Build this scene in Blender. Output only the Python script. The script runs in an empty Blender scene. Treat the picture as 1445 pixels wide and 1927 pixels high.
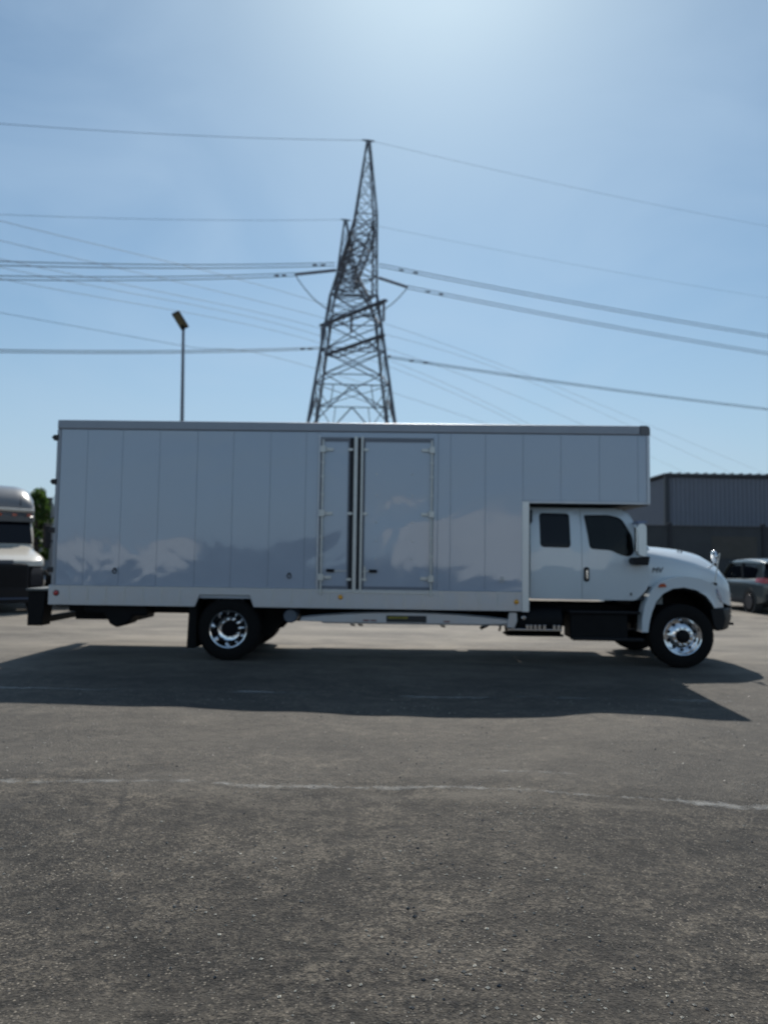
import bpy, bmesh, math, random
from math import radians, sin, cos, pi
from mathutils import Vector, Matrix, noise

random.seed(7)
sc = bpy.context.scene
C = sc.collection

# ------------------------------------------------------------------ camera
CAM_H = 1.74
PITCH, ROLL = radians(3.6), radians(0.8)
cam = bpy.data.cameras.new("camera")
cam_o = bpy.data.objects.new("camera", cam)
C.objects.link(cam_o)
fw = Vector((0, cos(PITCH), sin(PITCH)))
r0 = Vector((1, 0, 0)); u0 = Vector((0, -sin(PITCH), cos(PITCH)))
rt = cos(ROLL) * r0 + sin(ROLL) * u0
up = -sin(ROLL) * r0 + cos(ROLL) * u0
mw = Matrix((rt, up, -fw)).transposed().to_4x4()
mw.translation = (0, 0, CAM_H)
cam_o.matrix_world = mw
cam.sensor_fit = 'HORIZONTAL'
cam.sensor_width = 36.0
cam.lens = 36.0 * 1335.0 / 1445.0
cam.clip_start = 0.05
cam.clip_end = 6000
cam.dof.use_dof = True                 # the photograph is focused short, on the near ground
cam.dof.focus_distance = 2.8
cam.dof.aperture_fstop = 2.4
sc.camera = cam_o

# ------------------------------------------------------------------ sky, sun, exposure
SUN_EL, SUN_AZ = radians(47.6), radians(4.0)     # azimuth clockwise from +Y
world = bpy.data.worlds.new("World")
sc.world = world
world.use_nodes = True
wn, wl = world.node_tree.nodes, world.node_tree.links
wn.clear()
sky = wn.new("ShaderNodeTexSky"); sky.sky_type = 'NISHITA'
sky.sun_disc = False
sky.sun_elevation = SUN_EL
sky.sun_rotation = SUN_AZ
sky.altitude = 200
sky.air_density = 1.0
sky.dust_density = 0.75
sky.ozone_density = 1.5
bgn = wn.new("ShaderNodeBackground"); bgn.inputs[1].default_value = 0.095
wo = wn.new("ShaderNodeOutputWorld")
wb = wn.new("ShaderNodeMix"); wb.data_type = 'RGBA'; wb.blend_type = 'MULTIPLY'; wb.inputs[0].default_value = 1.0
wb.inputs[7].default_value = (0.86, 1.08, 1.10, 1)      # one white balance for the whole sky
wl.new(sky.outputs[0], wb.inputs[6])
# thin high haze, all round the sky
wtc = wn.new("ShaderNodeTexCoord"); wmp = wn.new("ShaderNodeMapping"); wmp.inputs["Scale"].default_value = (1.0, 1.0, 2.2)
wnz = wn.new("ShaderNodeTexNoise"); wnz.inputs["Scale"].default_value = 2.6; wnz.inputs["Detail"].default_value = 5; wnz.inputs["Distortion"].default_value = 0.7
wl.new(wtc.outputs["Generated"], wmp.inputs[0]); wl.new(wmp.outputs[0], wnz.inputs["Vector"])
wmr = wn.new("ShaderNodeMapRange"); wmr.inputs[1].default_value = 0.42; wmr.inputs[2].default_value = 0.75; wmr.inputs[3].default_value = 0.10; wmr.inputs[4].default_value = 0.46
wl.new(wnz.outputs["Fac"], wmr.inputs[0])
whz = wn.new("ShaderNodeMix"); whz.data_type = 'RGBA'; whz.inputs[7].default_value = (5.6, 7.5, 9.6, 1)
wl.new(wmr.outputs[0], whz.inputs[0]); wl.new(wb.outputs[2], whz.inputs[6])
# dusty air low over the horizon, the same all round
wsp = wn.new("ShaderNodeSeparateXYZ"); wl.new(wtc.outputs["Generated"], wsp.inputs[0])
whr = wn.new("ShaderNodeMapRange"); whr.interpolation_type = 'SMOOTHSTEP'
whr.inputs[1].default_value = -0.02; whr.inputs[2].default_value = 0.40; whr.inputs[3].default_value = 0.75; whr.inputs[4].default_value = 0.0
wl.new(wsp.outputs[2], whr.inputs[0])
whm = wn.new("ShaderNodeMix"); whm.data_type = 'RGBA'; whm.inputs[7].default_value = (5.1, 6.5, 8.1, 1)
wl.new(whr.outputs[0], whm.inputs[0]); wl.new(whz.outputs[2], whm.inputs[6]); wl.new(whm.outputs[2], bgn.inputs[0]); wl.new(bgn.outputs[0], wo.inputs[0])

sun = bpy.data.lights.new("sun", 'SUN')
sun.energy = 5.0
sun.angle = radians(0.5)
sun.color = (1.0, 0.95, 0.87)
sun_o = bpy.data.objects.new("sun", sun); C.objects.link(sun_o)
to_sun = Vector((sin(SUN_AZ) * cos(SUN_EL), cos(SUN_AZ) * cos(SUN_EL), sin(SUN_EL)))
sun_o.rotation_euler = to_sun.to_track_quat('Z', 'Y').to_euler()
sun_o.location = (0, 0, 60)

sc.view_settings.view_transform = 'Standard'
sc.view_settings.look = 'None'
sc.view_settings.exposure = -0.15
sc.view_settings.gamma = 1.0
sc.view_settings.use_curve_mapping = False
sc.render.engine = 'CYCLES'
sc.cycles.use_denoising = True
sc.cycles.max_bounces = 6
sc.cycles.transparent_max_bounces = 12
sc.cycles.sample_clamp_indirect = 6.0

# ------------------------------------------------------------------ materials
MATS = {}
def mat(name, col, rough=0.5, metal=0.0, coat=0.0, spec=0.5, var=0.0, vscale=3.0, bump=0.0, bscale=40.0,
        coat_ior=1.5, coat_rough=0.05, wave=0.0, wscale=1.0, rvar=0.0, emit=None):
    if name in MATS: return MATS[name]
    m = bpy.data.materials.new(name); m.use_nodes = True
    n, l = m.node_tree.nodes, m.node_tree.links
    b = n["Principled BSDF"]
    b.inputs["Base Color"].default_value = (*col, 1)
    b.inputs["Roughness"].default_value = rough
    b.inputs["Metallic"].default_value = metal
    b.inputs["Coat Weight"].default_value = coat
    b.inputs["Coat IOR"].default_value = coat_ior
    b.inputs["Coat Roughness"].default_value = coat_rough
    b.inputs["Specular IOR Level"].default_value = spec
    tc = n.new("ShaderNodeTexCoord")
    if var > 0 or rvar > 0:
        nz = n.new("ShaderNodeTexNoise"); nz.inputs["Scale"].default_value = vscale
        nz.inputs["Detail"].default_value = 7; nz.inputs["Roughness"].default_value = 0.65
        l.new(tc.outputs["Object"], nz.inputs["Vector"])
    if var > 0:
        mx = n.new("ShaderNodeMix"); mx.data_type = 'RGBA'
        mx.inputs[6].default_value = (*[c * (1 - var) for c in col], 1)
        mx.inputs[7].default_value = (*[min(1, c * (1 + var)) for c in col], 1)
        l.new(nz.outputs["Fac"], mx.inputs[0]); l.new(mx.outputs[2], b.inputs["Base Color"])
    if rvar > 0:
        mr = n.new("ShaderNodeMapRange")
        mr.inputs[1].default_value = 0.3; mr.inputs[2].default_value = 0.7
        mr.inputs[3].default_value = max(0.02, rough - rvar); mr.inputs[4].default_value = rough + rvar
        l.new(nz.outputs["Fac"], mr.inputs[0]); l.new(mr.outputs[0], b.inputs["Roughness"])
    last = None
    if bump > 0:
        nb = n.new("ShaderNodeTexNoise"); nb.inputs["Scale"].default_value = bscale; nb.inputs["Detail"].default_value = 5
        l.new(tc.outputs["Object"], nb.inputs["Vector"])
        bp = n.new("ShaderNodeBump"); bp.inputs["Strength"].default_value = bump; bp.inputs["Distance"].default_value = 0.02
        l.new(nb.outputs["Fac"], bp.inputs["Height"]); last = bp
    if wave > 0:
        nb = n.new("ShaderNodeTexNoise"); nb.inputs["Scale"].default_value = wscale; nb.inputs["Detail"].default_value = 3.2; nb.inputs["Roughness"].default_value = 0.42
        nb.inputs["Distortion"].default_value = 0.6
        l.new(tc.outputs["Object"], nb.inputs["Vector"])
        bp = n.new("ShaderNodeBump"); bp.inputs["Strength"].default_value = 1.0; bp.inputs["Distance"].default_value = wave
        l.new(nb.outputs["Fac"], bp.inputs["Height"])
        if last: l.new(last.outputs[0], bp.inputs["Normal"])
        last = bp
    if last:
        l.new(last.outputs[0], b.inputs["Normal"])
        l.new(last.outputs[0], b.inputs["Coat Normal"])
    MATS[name] = m
    return m

def glass_mat(name, tint, refl=0.09):
    m = bpy.data.materials.new(name); m.use_nodes = True
    n, l = m.node_tree.nodes, m.node_tree.links
    n.clear()
    o = n.new("ShaderNodeOutputMaterial"); mx = n.new("ShaderNodeMixShader")
    t = n.new("ShaderNodeBsdfTransparent"); t.inputs[0].default_value = (*tint, 1)
    g = n.new("ShaderNodeBsdfGlossy"); g.inputs["Roughness"].default_value = 0.02
    f = n.new("ShaderNodeFresnel"); f.inputs[0].default_value = 1.4
    l.new(f.outputs[0], mx.inputs[0]); l.new(t.outputs[0], mx.inputs[1]); l.new(g.outputs[0], mx.inputs[2])
    l.new(mx.outputs[0], o.inputs[0])
    MATS[name] = m
    return m

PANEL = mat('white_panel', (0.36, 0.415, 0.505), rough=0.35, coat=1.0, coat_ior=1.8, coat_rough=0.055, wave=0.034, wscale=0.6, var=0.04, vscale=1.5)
PAINT = mat('white_paint', (0.64, 0.69, 0.72), rough=0.35, coat=1.0, coat_ior=1.6, coat_rough=0.03, wave=0.012, wscale=0.8)
ALU = mat('mill_aluminium', (0.52, 0.53, 0.56), rough=0.38, metal=0.75, var=0.10, vscale=5, rvar=0.1)
GALV = mat('lock_rod_steel', (0.62, 0.61, 0.58), rough=0.42, metal=0.6, var=0.15, vscale=9)
RAIL = mat('top_rail_aluminium', (0.30, 0.31, 0.34), rough=0.42, metal=0.6, var=0.12, vscale=3)
CHROME = mat('polished_wheel', (0.85, 0.86, 0.88), rough=0.10, metal=1.0)
BLACK = mat('chassis_black', (0.008, 0.008, 0.009), rough=0.6, spec=0.15, var=0.4, vscale=6)
PLASTIC = mat('black_plastic', (0.012, 0.012, 0.014), rough=0.5, spec=0.25)
RUBBER = mat('tyre_rubber', (0.012, 0.0115, 0.0115), rough=0.9, spec=0.12, var=0.3, vscale=20, bump=0.3, bscale=60)
RED = mat('red_lens', (0.45, 0.01, 0.01), rough=0.15, coat=1)
AMBER = mat('amber_lens', (0.85, 0.36, 0.01), rough=0.2, coat=1)
ORANGE = mat('orange_lens', (0.42, 0.06, 0.012), rough=0.2, coat=1)
GLASS = glass_mat('tinted_glass', (0.07, 0.15, 0.165))
DARKGLASS = mat('privacy_glass', (0.004, 0.005, 0.009), rough=0.08, spec=0.25)
CABIN = mat('cabin_trim', (0.05, 0.055, 0.06), rough=0.8)
SEAT = mat('seat_fabric', (0.08, 0.09, 0.10), rough=0.9)
TEAL = mat('glint_teal', (0.05, 0.32, 0.45), rough=0.7)  # colour of the glint painted inside the cab
YELLOW = mat('faded_yellow_print', (0.28, 0.24, 0.02), rough=0.5, var=0.5, vscale=14)
DARKPLATE = mat('dark_plate', (0.02, 0.022, 0.028), rough=0.35)
STEEL = mat('tower_galvanised_steel', (0.12, 0.13, 0.155), rough=0.8, metal=0.0, spec=0.2, var=0.25, vscale=0.5)
CABLE = mat('weathered_conductor', (0.13, 0.14, 0.155), rough=0.6, metal=0.4)
INSUL = mat('insulator_porcelain', (0.11, 0.10, 0.12), rough=0.35)

# ------------------------------------------------------------------ mesh helpers
def quad_box(bm, x0, x1, y0, y1, z0, z1):
    v = [bm.verts.new((x, y, z)) for x in (x0, x1) for y in (y0, y1) for z in (z0, z1)]
    for f in ((0, 1, 3, 2), (4, 6, 7, 5), (0, 4, 5, 1), (2, 3, 7, 6), (0, 2, 6, 4), (1, 5, 7, 3)):
        bm.faces.new([v[i] for i in f])
    return v

def beam(bm, p, q, w, h=None):
    p, q = Vector(p), Vector(q); h = h or w
    d = (q - p)
    if d.length < 1e-6: return
    d.normalize()
    a = d.cross(Vector((0, 0, 1)))
    if a.length < 1e-3: a = d.cross(Vector((1, 0, 0)))
    a.normalize(); b = d.cross(a).normalized()
    vs = [bm.verts.new(c + a * (sx * w / 2) + b * (sy * h / 2)) for c in (p, q) for sx, sy in ((-1, -1), (1, -1), (1, 1), (-1, 1))]
    for f in ((0, 1, 2, 3), (7, 6, 5, 4), (0, 4, 5, 1), (1, 5, 6, 2), (2, 6, 7, 3), (3, 7, 4, 0)):
        bm.faces.new([vs[i] for i in f])

def tube(bm, pts, r, n=8, caps=True):
    pts = [Vector(p) for p in pts]
    rs = r if isinstance(r, (list, tuple)) else [r] * len(pts)
    rings = []
    ref = None
    for i, p in enumerate(pts):
        d = (pts[min(i + 1, len(pts) - 1)] - pts[max(i - 1, 0)]).normalized()
        if ref is None:
            ref = d.cross(Vector((0, 0, 1)))
            if ref.length < 1e-2: ref = d.cross(Vector((1, 0, 0)))
        a = (ref - d * ref.dot(d)).normalized(); b = d.cross(a); ref = a
        rings.append([bm.verts.new(p + a * (cos(2 * pi * k / n) * rs[i]) + b * (sin(2 * pi * k / n) * rs[i])) for k in range(n)])
    for A, B in zip(rings, rings[1:]):
        for k in range(n):
            bm.faces.new((A[k], A[(k + 1) % n], B[(k + 1) % n], B[k]))
    if caps:
        bm.faces.new(rings[0][::-1]); bm.faces.new(rings[-1])

def lathe_y(bm, prof, cx, cz, n=40, cap_ends=False):
    """prof: list of (y, radius), turned about an axis parallel to Y."""
    rings = [[bm.verts.new((cx + r * cos(2 * pi * k / n), y, cz + r * sin(2 * pi * k / n))) for k in range(n)] for y, r in prof]
    for A, B in zip(rings, rings[1:]):
        for k in range(n):
            bm.faces.new((A[k], B[k], B[(k + 1) % n], A[(k + 1) % n]))
    if cap_ends:
        bm.faces.new(rings[0]); bm.faces.new(rings[-1][::-1])

def plate(bm, outer, holes, y0, y1):
    """polygon in (x, z) with holes, thickness y0..y1."""
    es = []
    for loop in [outer] + list(holes):
        vs = [bm.verts.new((x, y0, z)) for x, z in loop]
        for a, b in zip(vs, vs[1:] + vs[:1]): es.append(bm.edges.new((a, b)))
    r = bmesh.ops.triangle_fill(bm, use_beauty=True, use_dissolve=False, edges=es)
    fs = [g for g in r['geom'] if isinstance(g, bmesh.types.BMFace)]
    e = bmesh.ops.extrude_face_region(bm, geom=fs)
    vs = [g for g in e['geom'] if isinstance(g, bmesh.types.BMVert)]
    bmesh.ops.translate(bm, verts=vs, vec=(0, y1 - y0, 0))
    bmesh.ops.recalc_face_normals(bm, faces=bm.faces)

def round_poly(pts, rad, seg=5):
    out = []
    n = len(pts)
    for i in range(n):
        p0, p, p1 = Vector(pts[i - 1]), Vector(pts[i]), Vector(pts[(i + 1) % n])
        r = rad[i] if isinstance(rad, (list, tuple)) else rad
        a, b = (p0 - p), (p1 - p)
        t = min(r, a.length * 0.49, b.length * 0.49)
        A, B = p + a.normalized() * t, p + b.normalized() * t
        for k in range(seg + 1):
            u = k / seg
            q = A * (1 - u) ** 2 + p * (2 * u * (1 - u)) + B * u ** 2
            out.append((q.x, q.y))
    return out

def arch(w, z0, zt, y, e=0.5, n=16, x0=0.0):
    """half super-ellipse over the width, open at the bottom."""
    out = []
    for k in range(n + 1):
        t = pi * k / n
        c, s = cos(t), sin(t)
        out.append((x0 - w * math.copysign(abs(c) ** e, c), y, z0 + (zt - z0) * abs(s) ** e))
    return out

def loft(bm, secs, cap=True, closed=True):
    rings = [[bm.verts.new(p) for p in s] for s in secs]
    n = len(rings[0])
    for A, B in zip(rings, rings[1:]):
        for k in range(n if closed else n - 1):
            try: bm.faces.new((A[k], A[(k + 1) % n], B[(k + 1) % n], B[k]))
            except ValueError: pass
    if cap:
        bm.faces.new(rings[0][::-1]); bm.faces.new(rings[-1])
    bmesh.ops.recalc_face_normals(bm, faces=bm.faces)

def obj(name, bm, m, parent=None, smooth=None, bevel=0.0, seg=2):
    me = bpy.data.meshes.new(name); bm.to_mesh(me); bm.free()
    o = bpy.data.objects.new(name, me); C.objects.link(o)
    me.materials.append(m)
    if parent: o.parent = parent
    if smooth is not None:
        me.polygons.foreach_set('use_smooth', [True] * len(me.polygons))
        try: me.set_sharp_from_angle(angle=radians(smooth))
        except Exception: pass
    if bevel > 0:
        b = o.modifiers.new('edge', 'BEVEL'); b.width = bevel; b.segments = seg; b.limit_method = 'ANGLE'
        b.angle_limit = radians(35); b.harden_normals = False
    return o

def box(name, dims, m, parent=None, bevel=0.0):
    bm = bmesh.new(); quad_box(bm, *dims); return obj(name, bm, m, parent, None, bevel)

def plate_obj(name, outer, holes, y0, y1, m, parent=None, bevel=0.0, smooth=None):
    bm = bmesh.new(); plate(bm, outer, holes, y0, y1); return obj(name, bm, m, parent, smooth, bevel)

def empty(name, loc=(0, 0, 0), rz=0.0, parent=None):
    o = bpy.data.objects.new(name, None); C.objects.link(o)
    o.location = loc; o.rotation_euler = (0, 0, rz); o.empty_display_size = 0.2
    if parent: o.parent = parent
    return o

def tag(o, label=None, cat=None, group=None, kind=None):
    if label: o['label'] = label
    if cat: o['category'] = cat
    if group: o['group'] = group
    if kind: o['kind'] = kind
    return o

def copy_tree(o, parent=None):
    c = o.copy(); C.objects.link(c)
    if parent: c.parent = parent
    for ch in o.children: copy_tree(ch, c)
    return c

# ------------------------------------------------------------------ ground
def smooth01(a, b, x):
    t = max(0.0, min(1.0, (x - a) / (b - a))); return t * t * (3 - 2 * t)

def gh(x, y):
    """gentle swells of the worn yard; flat where vehicles stand."""
    k = smooth01(1.0, 4.0, y) * (1 - smooth01(8.8, 10.6, y)) * (1 - smooth01(14, 20, abs(x)))
    if k <= 0: return 0.0
    h = noise.noise(Vector((x * 0.55, y * 0.4, 3.1))) * 0.075 + noise.noise(Vector((x * 1.6, y * 1.3, 9.7))) * 0.018
    return k * h

def axis(core0, core1, step, far, grow=1.22):
    a = []
    v = core0
    while v < core1 - 1e-6: a.append(v); v += step
    a.append(core1)
    lo, hi, s = core0, core1, step
    left, right = [], []
    while hi < far: s *= grow; hi += s; right.append(hi)
    s = step
    while lo > -far: s *= grow; lo -= s; left.append(lo)
    return left[::-1] + a + right

gx = axis(-9, 9, 0.10, 2500); gy = axis(1.0, 10.8, 0.10, 2500)
verts = [(x, y, gh(x, y)) for y in gy for x in gx]
nx = len(gx)
faces = [(j * nx + i, j * nx + i + 1, (j + 1) * nx + i + 1, (j + 1) * nx + i) for j in range(len(gy) - 1) for i in range(nx - 1)]
me = bpy.data.meshes.new('ground'); me.from_pydata(verts, [], faces); me.update()
me.polygons.foreach_set('use_smooth', [True] * len(me.polygons))
ground = bpy.data.objects.new('ground', me); C.objects.link(ground)
ground['kind'] = 'structure'

def ground_material():
    m = bpy.data.materials.new('worn_asphalt'); m.use_nodes = True
    n, l = m.node_tree.nodes, m.node_tree.links
    b = n["Principled BSDF"]
    tc = n.new("ShaderNodeTexCoord")
    def nz(scale, detail=4, rough=0.6, dist=0.0, sx=1.0, sy=1.0):
        t = n.new("ShaderNodeTexNoise"); t.inputs["Scale"].default_value = scale; t.inputs["Detail"].default_value = detail
        t.inputs["Roughness"].default_value = rough; t.inputs["Distortion"].default_value = dist
        mp = n.new("ShaderNodeMapping"); mp.inputs["Scale"].default_value = (sx, sy, 1)
        l.new(tc.outputs["Object"], mp.inputs[0]); l.new(mp.outputs[0], t.inputs["Vector"]); return t
    def ramp(src, a, ca, bb, cb):
        r = n.new("ShaderNodeValToRGB"); r.color_ramp.elements[0].position = a; r.color_ramp.elements[1].position = bb
        r.color_ramp.elements[0].color = (*ca, 1); r.color_ramp.elements[1].color = (*cb, 1)
        l.new(src, r.inputs[0]); return r
    def mix(f, a, bb, mode='MIX'):
        x = n.new("ShaderNodeMix"); x.data_type = 'RGBA'; x.blend_type = mode
        if isinstance(f, float): x.inputs[0].default_value = f
        else: l.new(f, x.inputs[0])
        for s, i in ((a, 6), (bb, 7)):
            if isinstance(s, tuple): x.inputs[i].default_value = (*s, 1)
            else: l.new(s, x.inputs[i])
        return x.outputs[2]
    big = nz(0.35, 6, 0.65, 0.5, 0.55, 1.0)
    mid = nz(2.2, 7, 0.7, 0.4, 0.7, 1.0)
    fine = nz(38, 6, 0.75)
    base = ramp(big.outputs["Fac"], 0.36, (0.030, 0.0285, 0.027), 0.64, (0.084, 0.077, 0.069))
    c1 = mix(0.75, base.outputs[0], ramp(mid.outputs["Fac"], 0.36, (0.38, 0.38, 0.39), 0.66, (1.40, 1.36, 1.28)).outputs[0], 'MULTIPLY')
    c2 = mix(0.85, c1, ramp(fine.outputs["Fac"], 0.42, (0.14, 0.14, 0.145), 0.60, (2.0, 1.94, 1.82)).outputs[0], 'MULTIPLY')
    blot = nz(8.5, 5, 0.7, 0.6, 0.8, 1.0)
    c2 = mix(0.9, c2, ramp(blot.outputs["Fac"], 0.38, (0.42, 0.42, 0.43), 0.64, (1.55, 1.50, 1.42)).outputs[0], 'MULTIPLY')
    # exposed aggregate: each cell one stone
    vo = n.new("ShaderNodeTexVoronoi"); vo.inputs["Scale"].default_value = 70; vo.feature = 'F1'
    l.new(tc.outputs["Object"], vo.inputs["Vector"])
    sep = n.new("ShaderNodeSeparateColor"); l.new(vo.outputs["Color"], sep.inputs[0])
    stone = ramp(sep.outputs[0], 0.0, (0.045, 0.045, 0.05), 1.0, (0.36, 0.315, 0.25))
    pick = ramp(sep.outputs[1], 0.70, (0, 0, 0), 0.74, (1, 1, 1))
    rnd = ramp(vo.outputs["Distance"], 0.25, (1, 1, 1), 0.55, (0, 0, 0))
    pk = mix(1.0, pick.outputs[0], rnd.outputs[0], 'MULTIPLY')
    wear = nz(0.9, 5, 0.6)
    pk = mix(1.0, pk, ramp(wear.outputs["Fac"], 0.38, (0.15,) * 3, 0.62, (0.75,) * 3).outputs[0], 'MULTIPLY')
    c3 = mix(pk, c2, stone.outputs[0])
    # dust swept into low places and old oil spots
    dust = nz(0.8, 6, 0.7, 1.2, 0.35, 1.0)
    c4 = mix(ramp(dust.outputs["Fac"], 0.52, (0, 0, 0), 0.74, (0.6, 0.6, 0.6)).outputs[0], c3, (0.165, 0.145, 0.118))
    oil = nz(1.7, 3, 0.5, 0.3)
    c5 = mix(ramp(oil.outputs["Fac"], 0.66, (0, 0, 0), 0.76, (0.7, 0.7, 0.7)).outputs[0], c4, (0.030, 0.028, 0.027))
    # fine meandering cracks
    wv = n.new("ShaderNodeMix"); wv.data_type = 'VECTOR'; wv.inputs[0].default_value = 0.22
    l.new(tc.outputs["Object"], wv.inputs[4]); l.new(nz(1.3, 6, 0.7).outputs["Color"], wv.inputs[5])
    ck = n.new("ShaderNodeTexVoronoi"); ck.feature = 'DISTANCE_TO_EDGE'; ck.inputs["Scale"].default_value = 0.55; l.new(wv.outputs[1], ck.inputs["Vector"])
    cm = mix(1.0, ramp(ck.outputs["Distance"], 0.003, (1, 1, 1), 0.011, (0, 0, 0)).outputs[0], ramp(big.outputs["Fac"], 0.45, (0, 0, 0), 0.60, (0.8, 0.8, 0.8)).outputs[0], 'MULTIPLY')
    c5 = mix(cm, c5, (0.018, 0.017, 0.016))
    # dark pits where stones have broken out
    pit = n.new("ShaderNodeTexVoronoi"); pit.inputs["Scale"].default_value = 16; l.new(tc.outputs["Object"], pit.inputs["Vector"])
    ps = n.new("ShaderNodeSeparateColor"); l.new(pit.outputs["Color"], ps.inputs[0])
    pm = mix(1.0, ramp(ps.outputs[0], 0.80, (0, 0, 0), 0.82, (1, 1, 1)).outputs[0], ramp(pit.outputs["Distance"], 0.12, (1, 1, 1), 0.30, (0, 0, 0)).outputs[0], 'MULTIPLY')
    c5 = mix(pm, c5, (0.014, 0.013, 0.013))
    # beyond the old painted line the surface is dustier, with a ragged border
    dust0 = nz(0.75, 8, 0.72, 0.4, 0.6, 1.0)
    sx0 = n.new("ShaderNodeSeparateXYZ"); l.new(tc.outputs["Object"], sx0.inputs[0])
    ln = n.new("ShaderNodeMath"); ln.operation = 'MULTIPLY_ADD'; ln.inputs[1].default_value = 0.06; l.new(sx0.outputs[0], ln.inputs[0]); l.new(sx0.outputs[1], ln.inputs[2])
    ln2 = n.new("ShaderNodeMath"); ln2.operation = 'MULTIPLY_ADD'; ln2.inputs[1].default_value = 2.6; l.new(dust0.outputs["Fac"], ln2.inputs[0]); l.new(ln.outputs[0], ln2.inputs[2])
    dm = n.new("ShaderNodeMapRange"); dm.inputs[1].default_value = 6.55; dm.inputs[2].default_value = 7.0; dm.inputs[4].default_value = 0.55; l.new(ln2.outputs[0], dm.inputs[0])
    c5 = mix(dm.outputs[0], c5, mix(0.5, c5, (0.150, 0.136, 0.118)))
    # beyond the truck the low-angle glare is painted in as paler, blotchy ground
    sx = n.new("ShaderNodeSeparateXYZ"); l.new(tc.outputs["Object"], sx.inputs[0])
    edge = n.new("ShaderNodeMath"); edge.operation = 'MULTIPLY_ADD'; edge.inputs[1].default_value = 3.0
    l.new(mid.outputs["Fac"], edge.inputs[0]); l.new(sx.outputs[1], edge.inputs[2])
    mr = n.new("ShaderNodeMapRange"); mr.inputs[1].default_value = 11.5; mr.inputs[2].default_value = 15.0
    l.new(edge.outputs[0], mr.inputs[0])
    pale = mix(0.9, (0.235, 0.208, 0.172), ramp(nz(0.9, 7, 0.72, 1.0, 0.3, 1.0).outputs['Fac'], 0.38, (0.42, 0.42, 0.43), 0.62, (1.28, 1.27, 1.25)).outputs[0], 'MULTIPLY')
    c6 = mix(mr.outputs[0], c5, mix(0.72, c5, pale))
    l.new(c6, b.inputs["Base Color"])
    b.inputs["Roughness"].default_value = 0.72
    rr = ramp(fine.outputs["Fac"], 0.3, (0.62,) * 3, 0.7, (0.85,) * 3); l.new(rr.outputs[0], b.inputs["Roughness"])
    b.inputs["Specular IOR Level"].default_value = 0.28
    b1 = n.new("ShaderNodeBump"); b1.inputs["Strength"].default_value = 0.9; b1.inputs["Distance"].default_value = 0.006
    l.new(vo.outputs["Distance"], b1.inputs["Height"]); b1.invert = True
    b2 = n.new("ShaderNodeBump"); b2.inputs["Strength"].default_value = 0.7; b2.inputs["Distance"].default_value = 0.02
    l.new(fine.outputs["Fac"], b2.inputs["Height"]); l.new(b1.outputs[0], b2.inputs["Normal"])
    b3 = n.new("ShaderNodeBump"); b3.inputs["Strength"].default_value = 0.6; b3.inputs["Distance"].default_value = 0.05
    l.new(mid.outputs["Fac"], b3.inputs["Height"]); l.new(b2.outputs[0], b3.inputs["Normal"])
    l.new(b3.outputs[0], b.inputs["Normal"])
    return m
ground.data.materials.append(ground_material())

# worn painted lines: thin sheets just above the asphalt, most of the paint gone
def worn_paint(name, lo, hi, scale):
    m = bpy.data.materials.new(name); m.use_nodes = True
    n, l = m.node_tree.nodes, m.node_tree.links
    b = n["Principled BSDF"]; b.inputs["Base Color"].default_value = (0.50, 0.50, 0.48, 1); b.inputs["Roughness"].default_value = 0.75
    tc = n.new("ShaderNodeTexCoord")
    a = n.new("ShaderNodeTexNoise"); a.inputs["Scale"].default_value = scale; a.inputs["Detail"].default_value = 8; a.inputs["Roughness"].default_value = 0.75
    l.new(tc.outputs["Object"], a.inputs["Vector"])
    a2 = n.new("ShaderNodeTexNoise"); a2.inputs["Scale"].default_value = 0.9; a2.inputs["Detail"].default_value = 2
    l.new(tc.outputs["Object"], a2.inputs["Vector"])
    ad = n.new("ShaderNodeMath"); ad.operation = 'ADD'; l.new(a.outputs["Fac"], ad.inputs[0]); l.new(a2.outputs["Fac"], ad.inputs[1])
    uv = n.new("ShaderNodeUVMap")
    su = n.new("ShaderNodeSeparateXYZ"); l.new(uv.outputs[0], su.inputs[0])
    # paint thins out towards the two edges of the stripe
    k1 = n.new("ShaderNodeMath"); k1.operation = 'SUBTRACT'; l.new(su.outputs[1], k1.inputs[0]); k1.inputs[1].default_value = 0.5
    k2 = n.new("ShaderNodeMath"); k2.operation = 'ABSOLUTE'; l.new(k1.outputs[0], k2.inputs[0])
    k3 = n.new("ShaderNodeMath"); k3.operation = 'MULTIPLY_ADD'; l.new(k2.outputs[0], k3.inputs[0]); k3.inputs[1].default_value = -0.45
    l.new(ad.outputs[0], k3.inputs[2])
    mr = n.new("ShaderNodeMapRange"); mr.inputs[1].default_value = lo; mr.inputs[2].default_value = hi; mr.inputs[4].default_value = 0.55
    l.new(k3.outputs[0], mr.inputs[0])
    l.new(mr.outputs[0], b.inputs["Alpha"])
    return m

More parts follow.
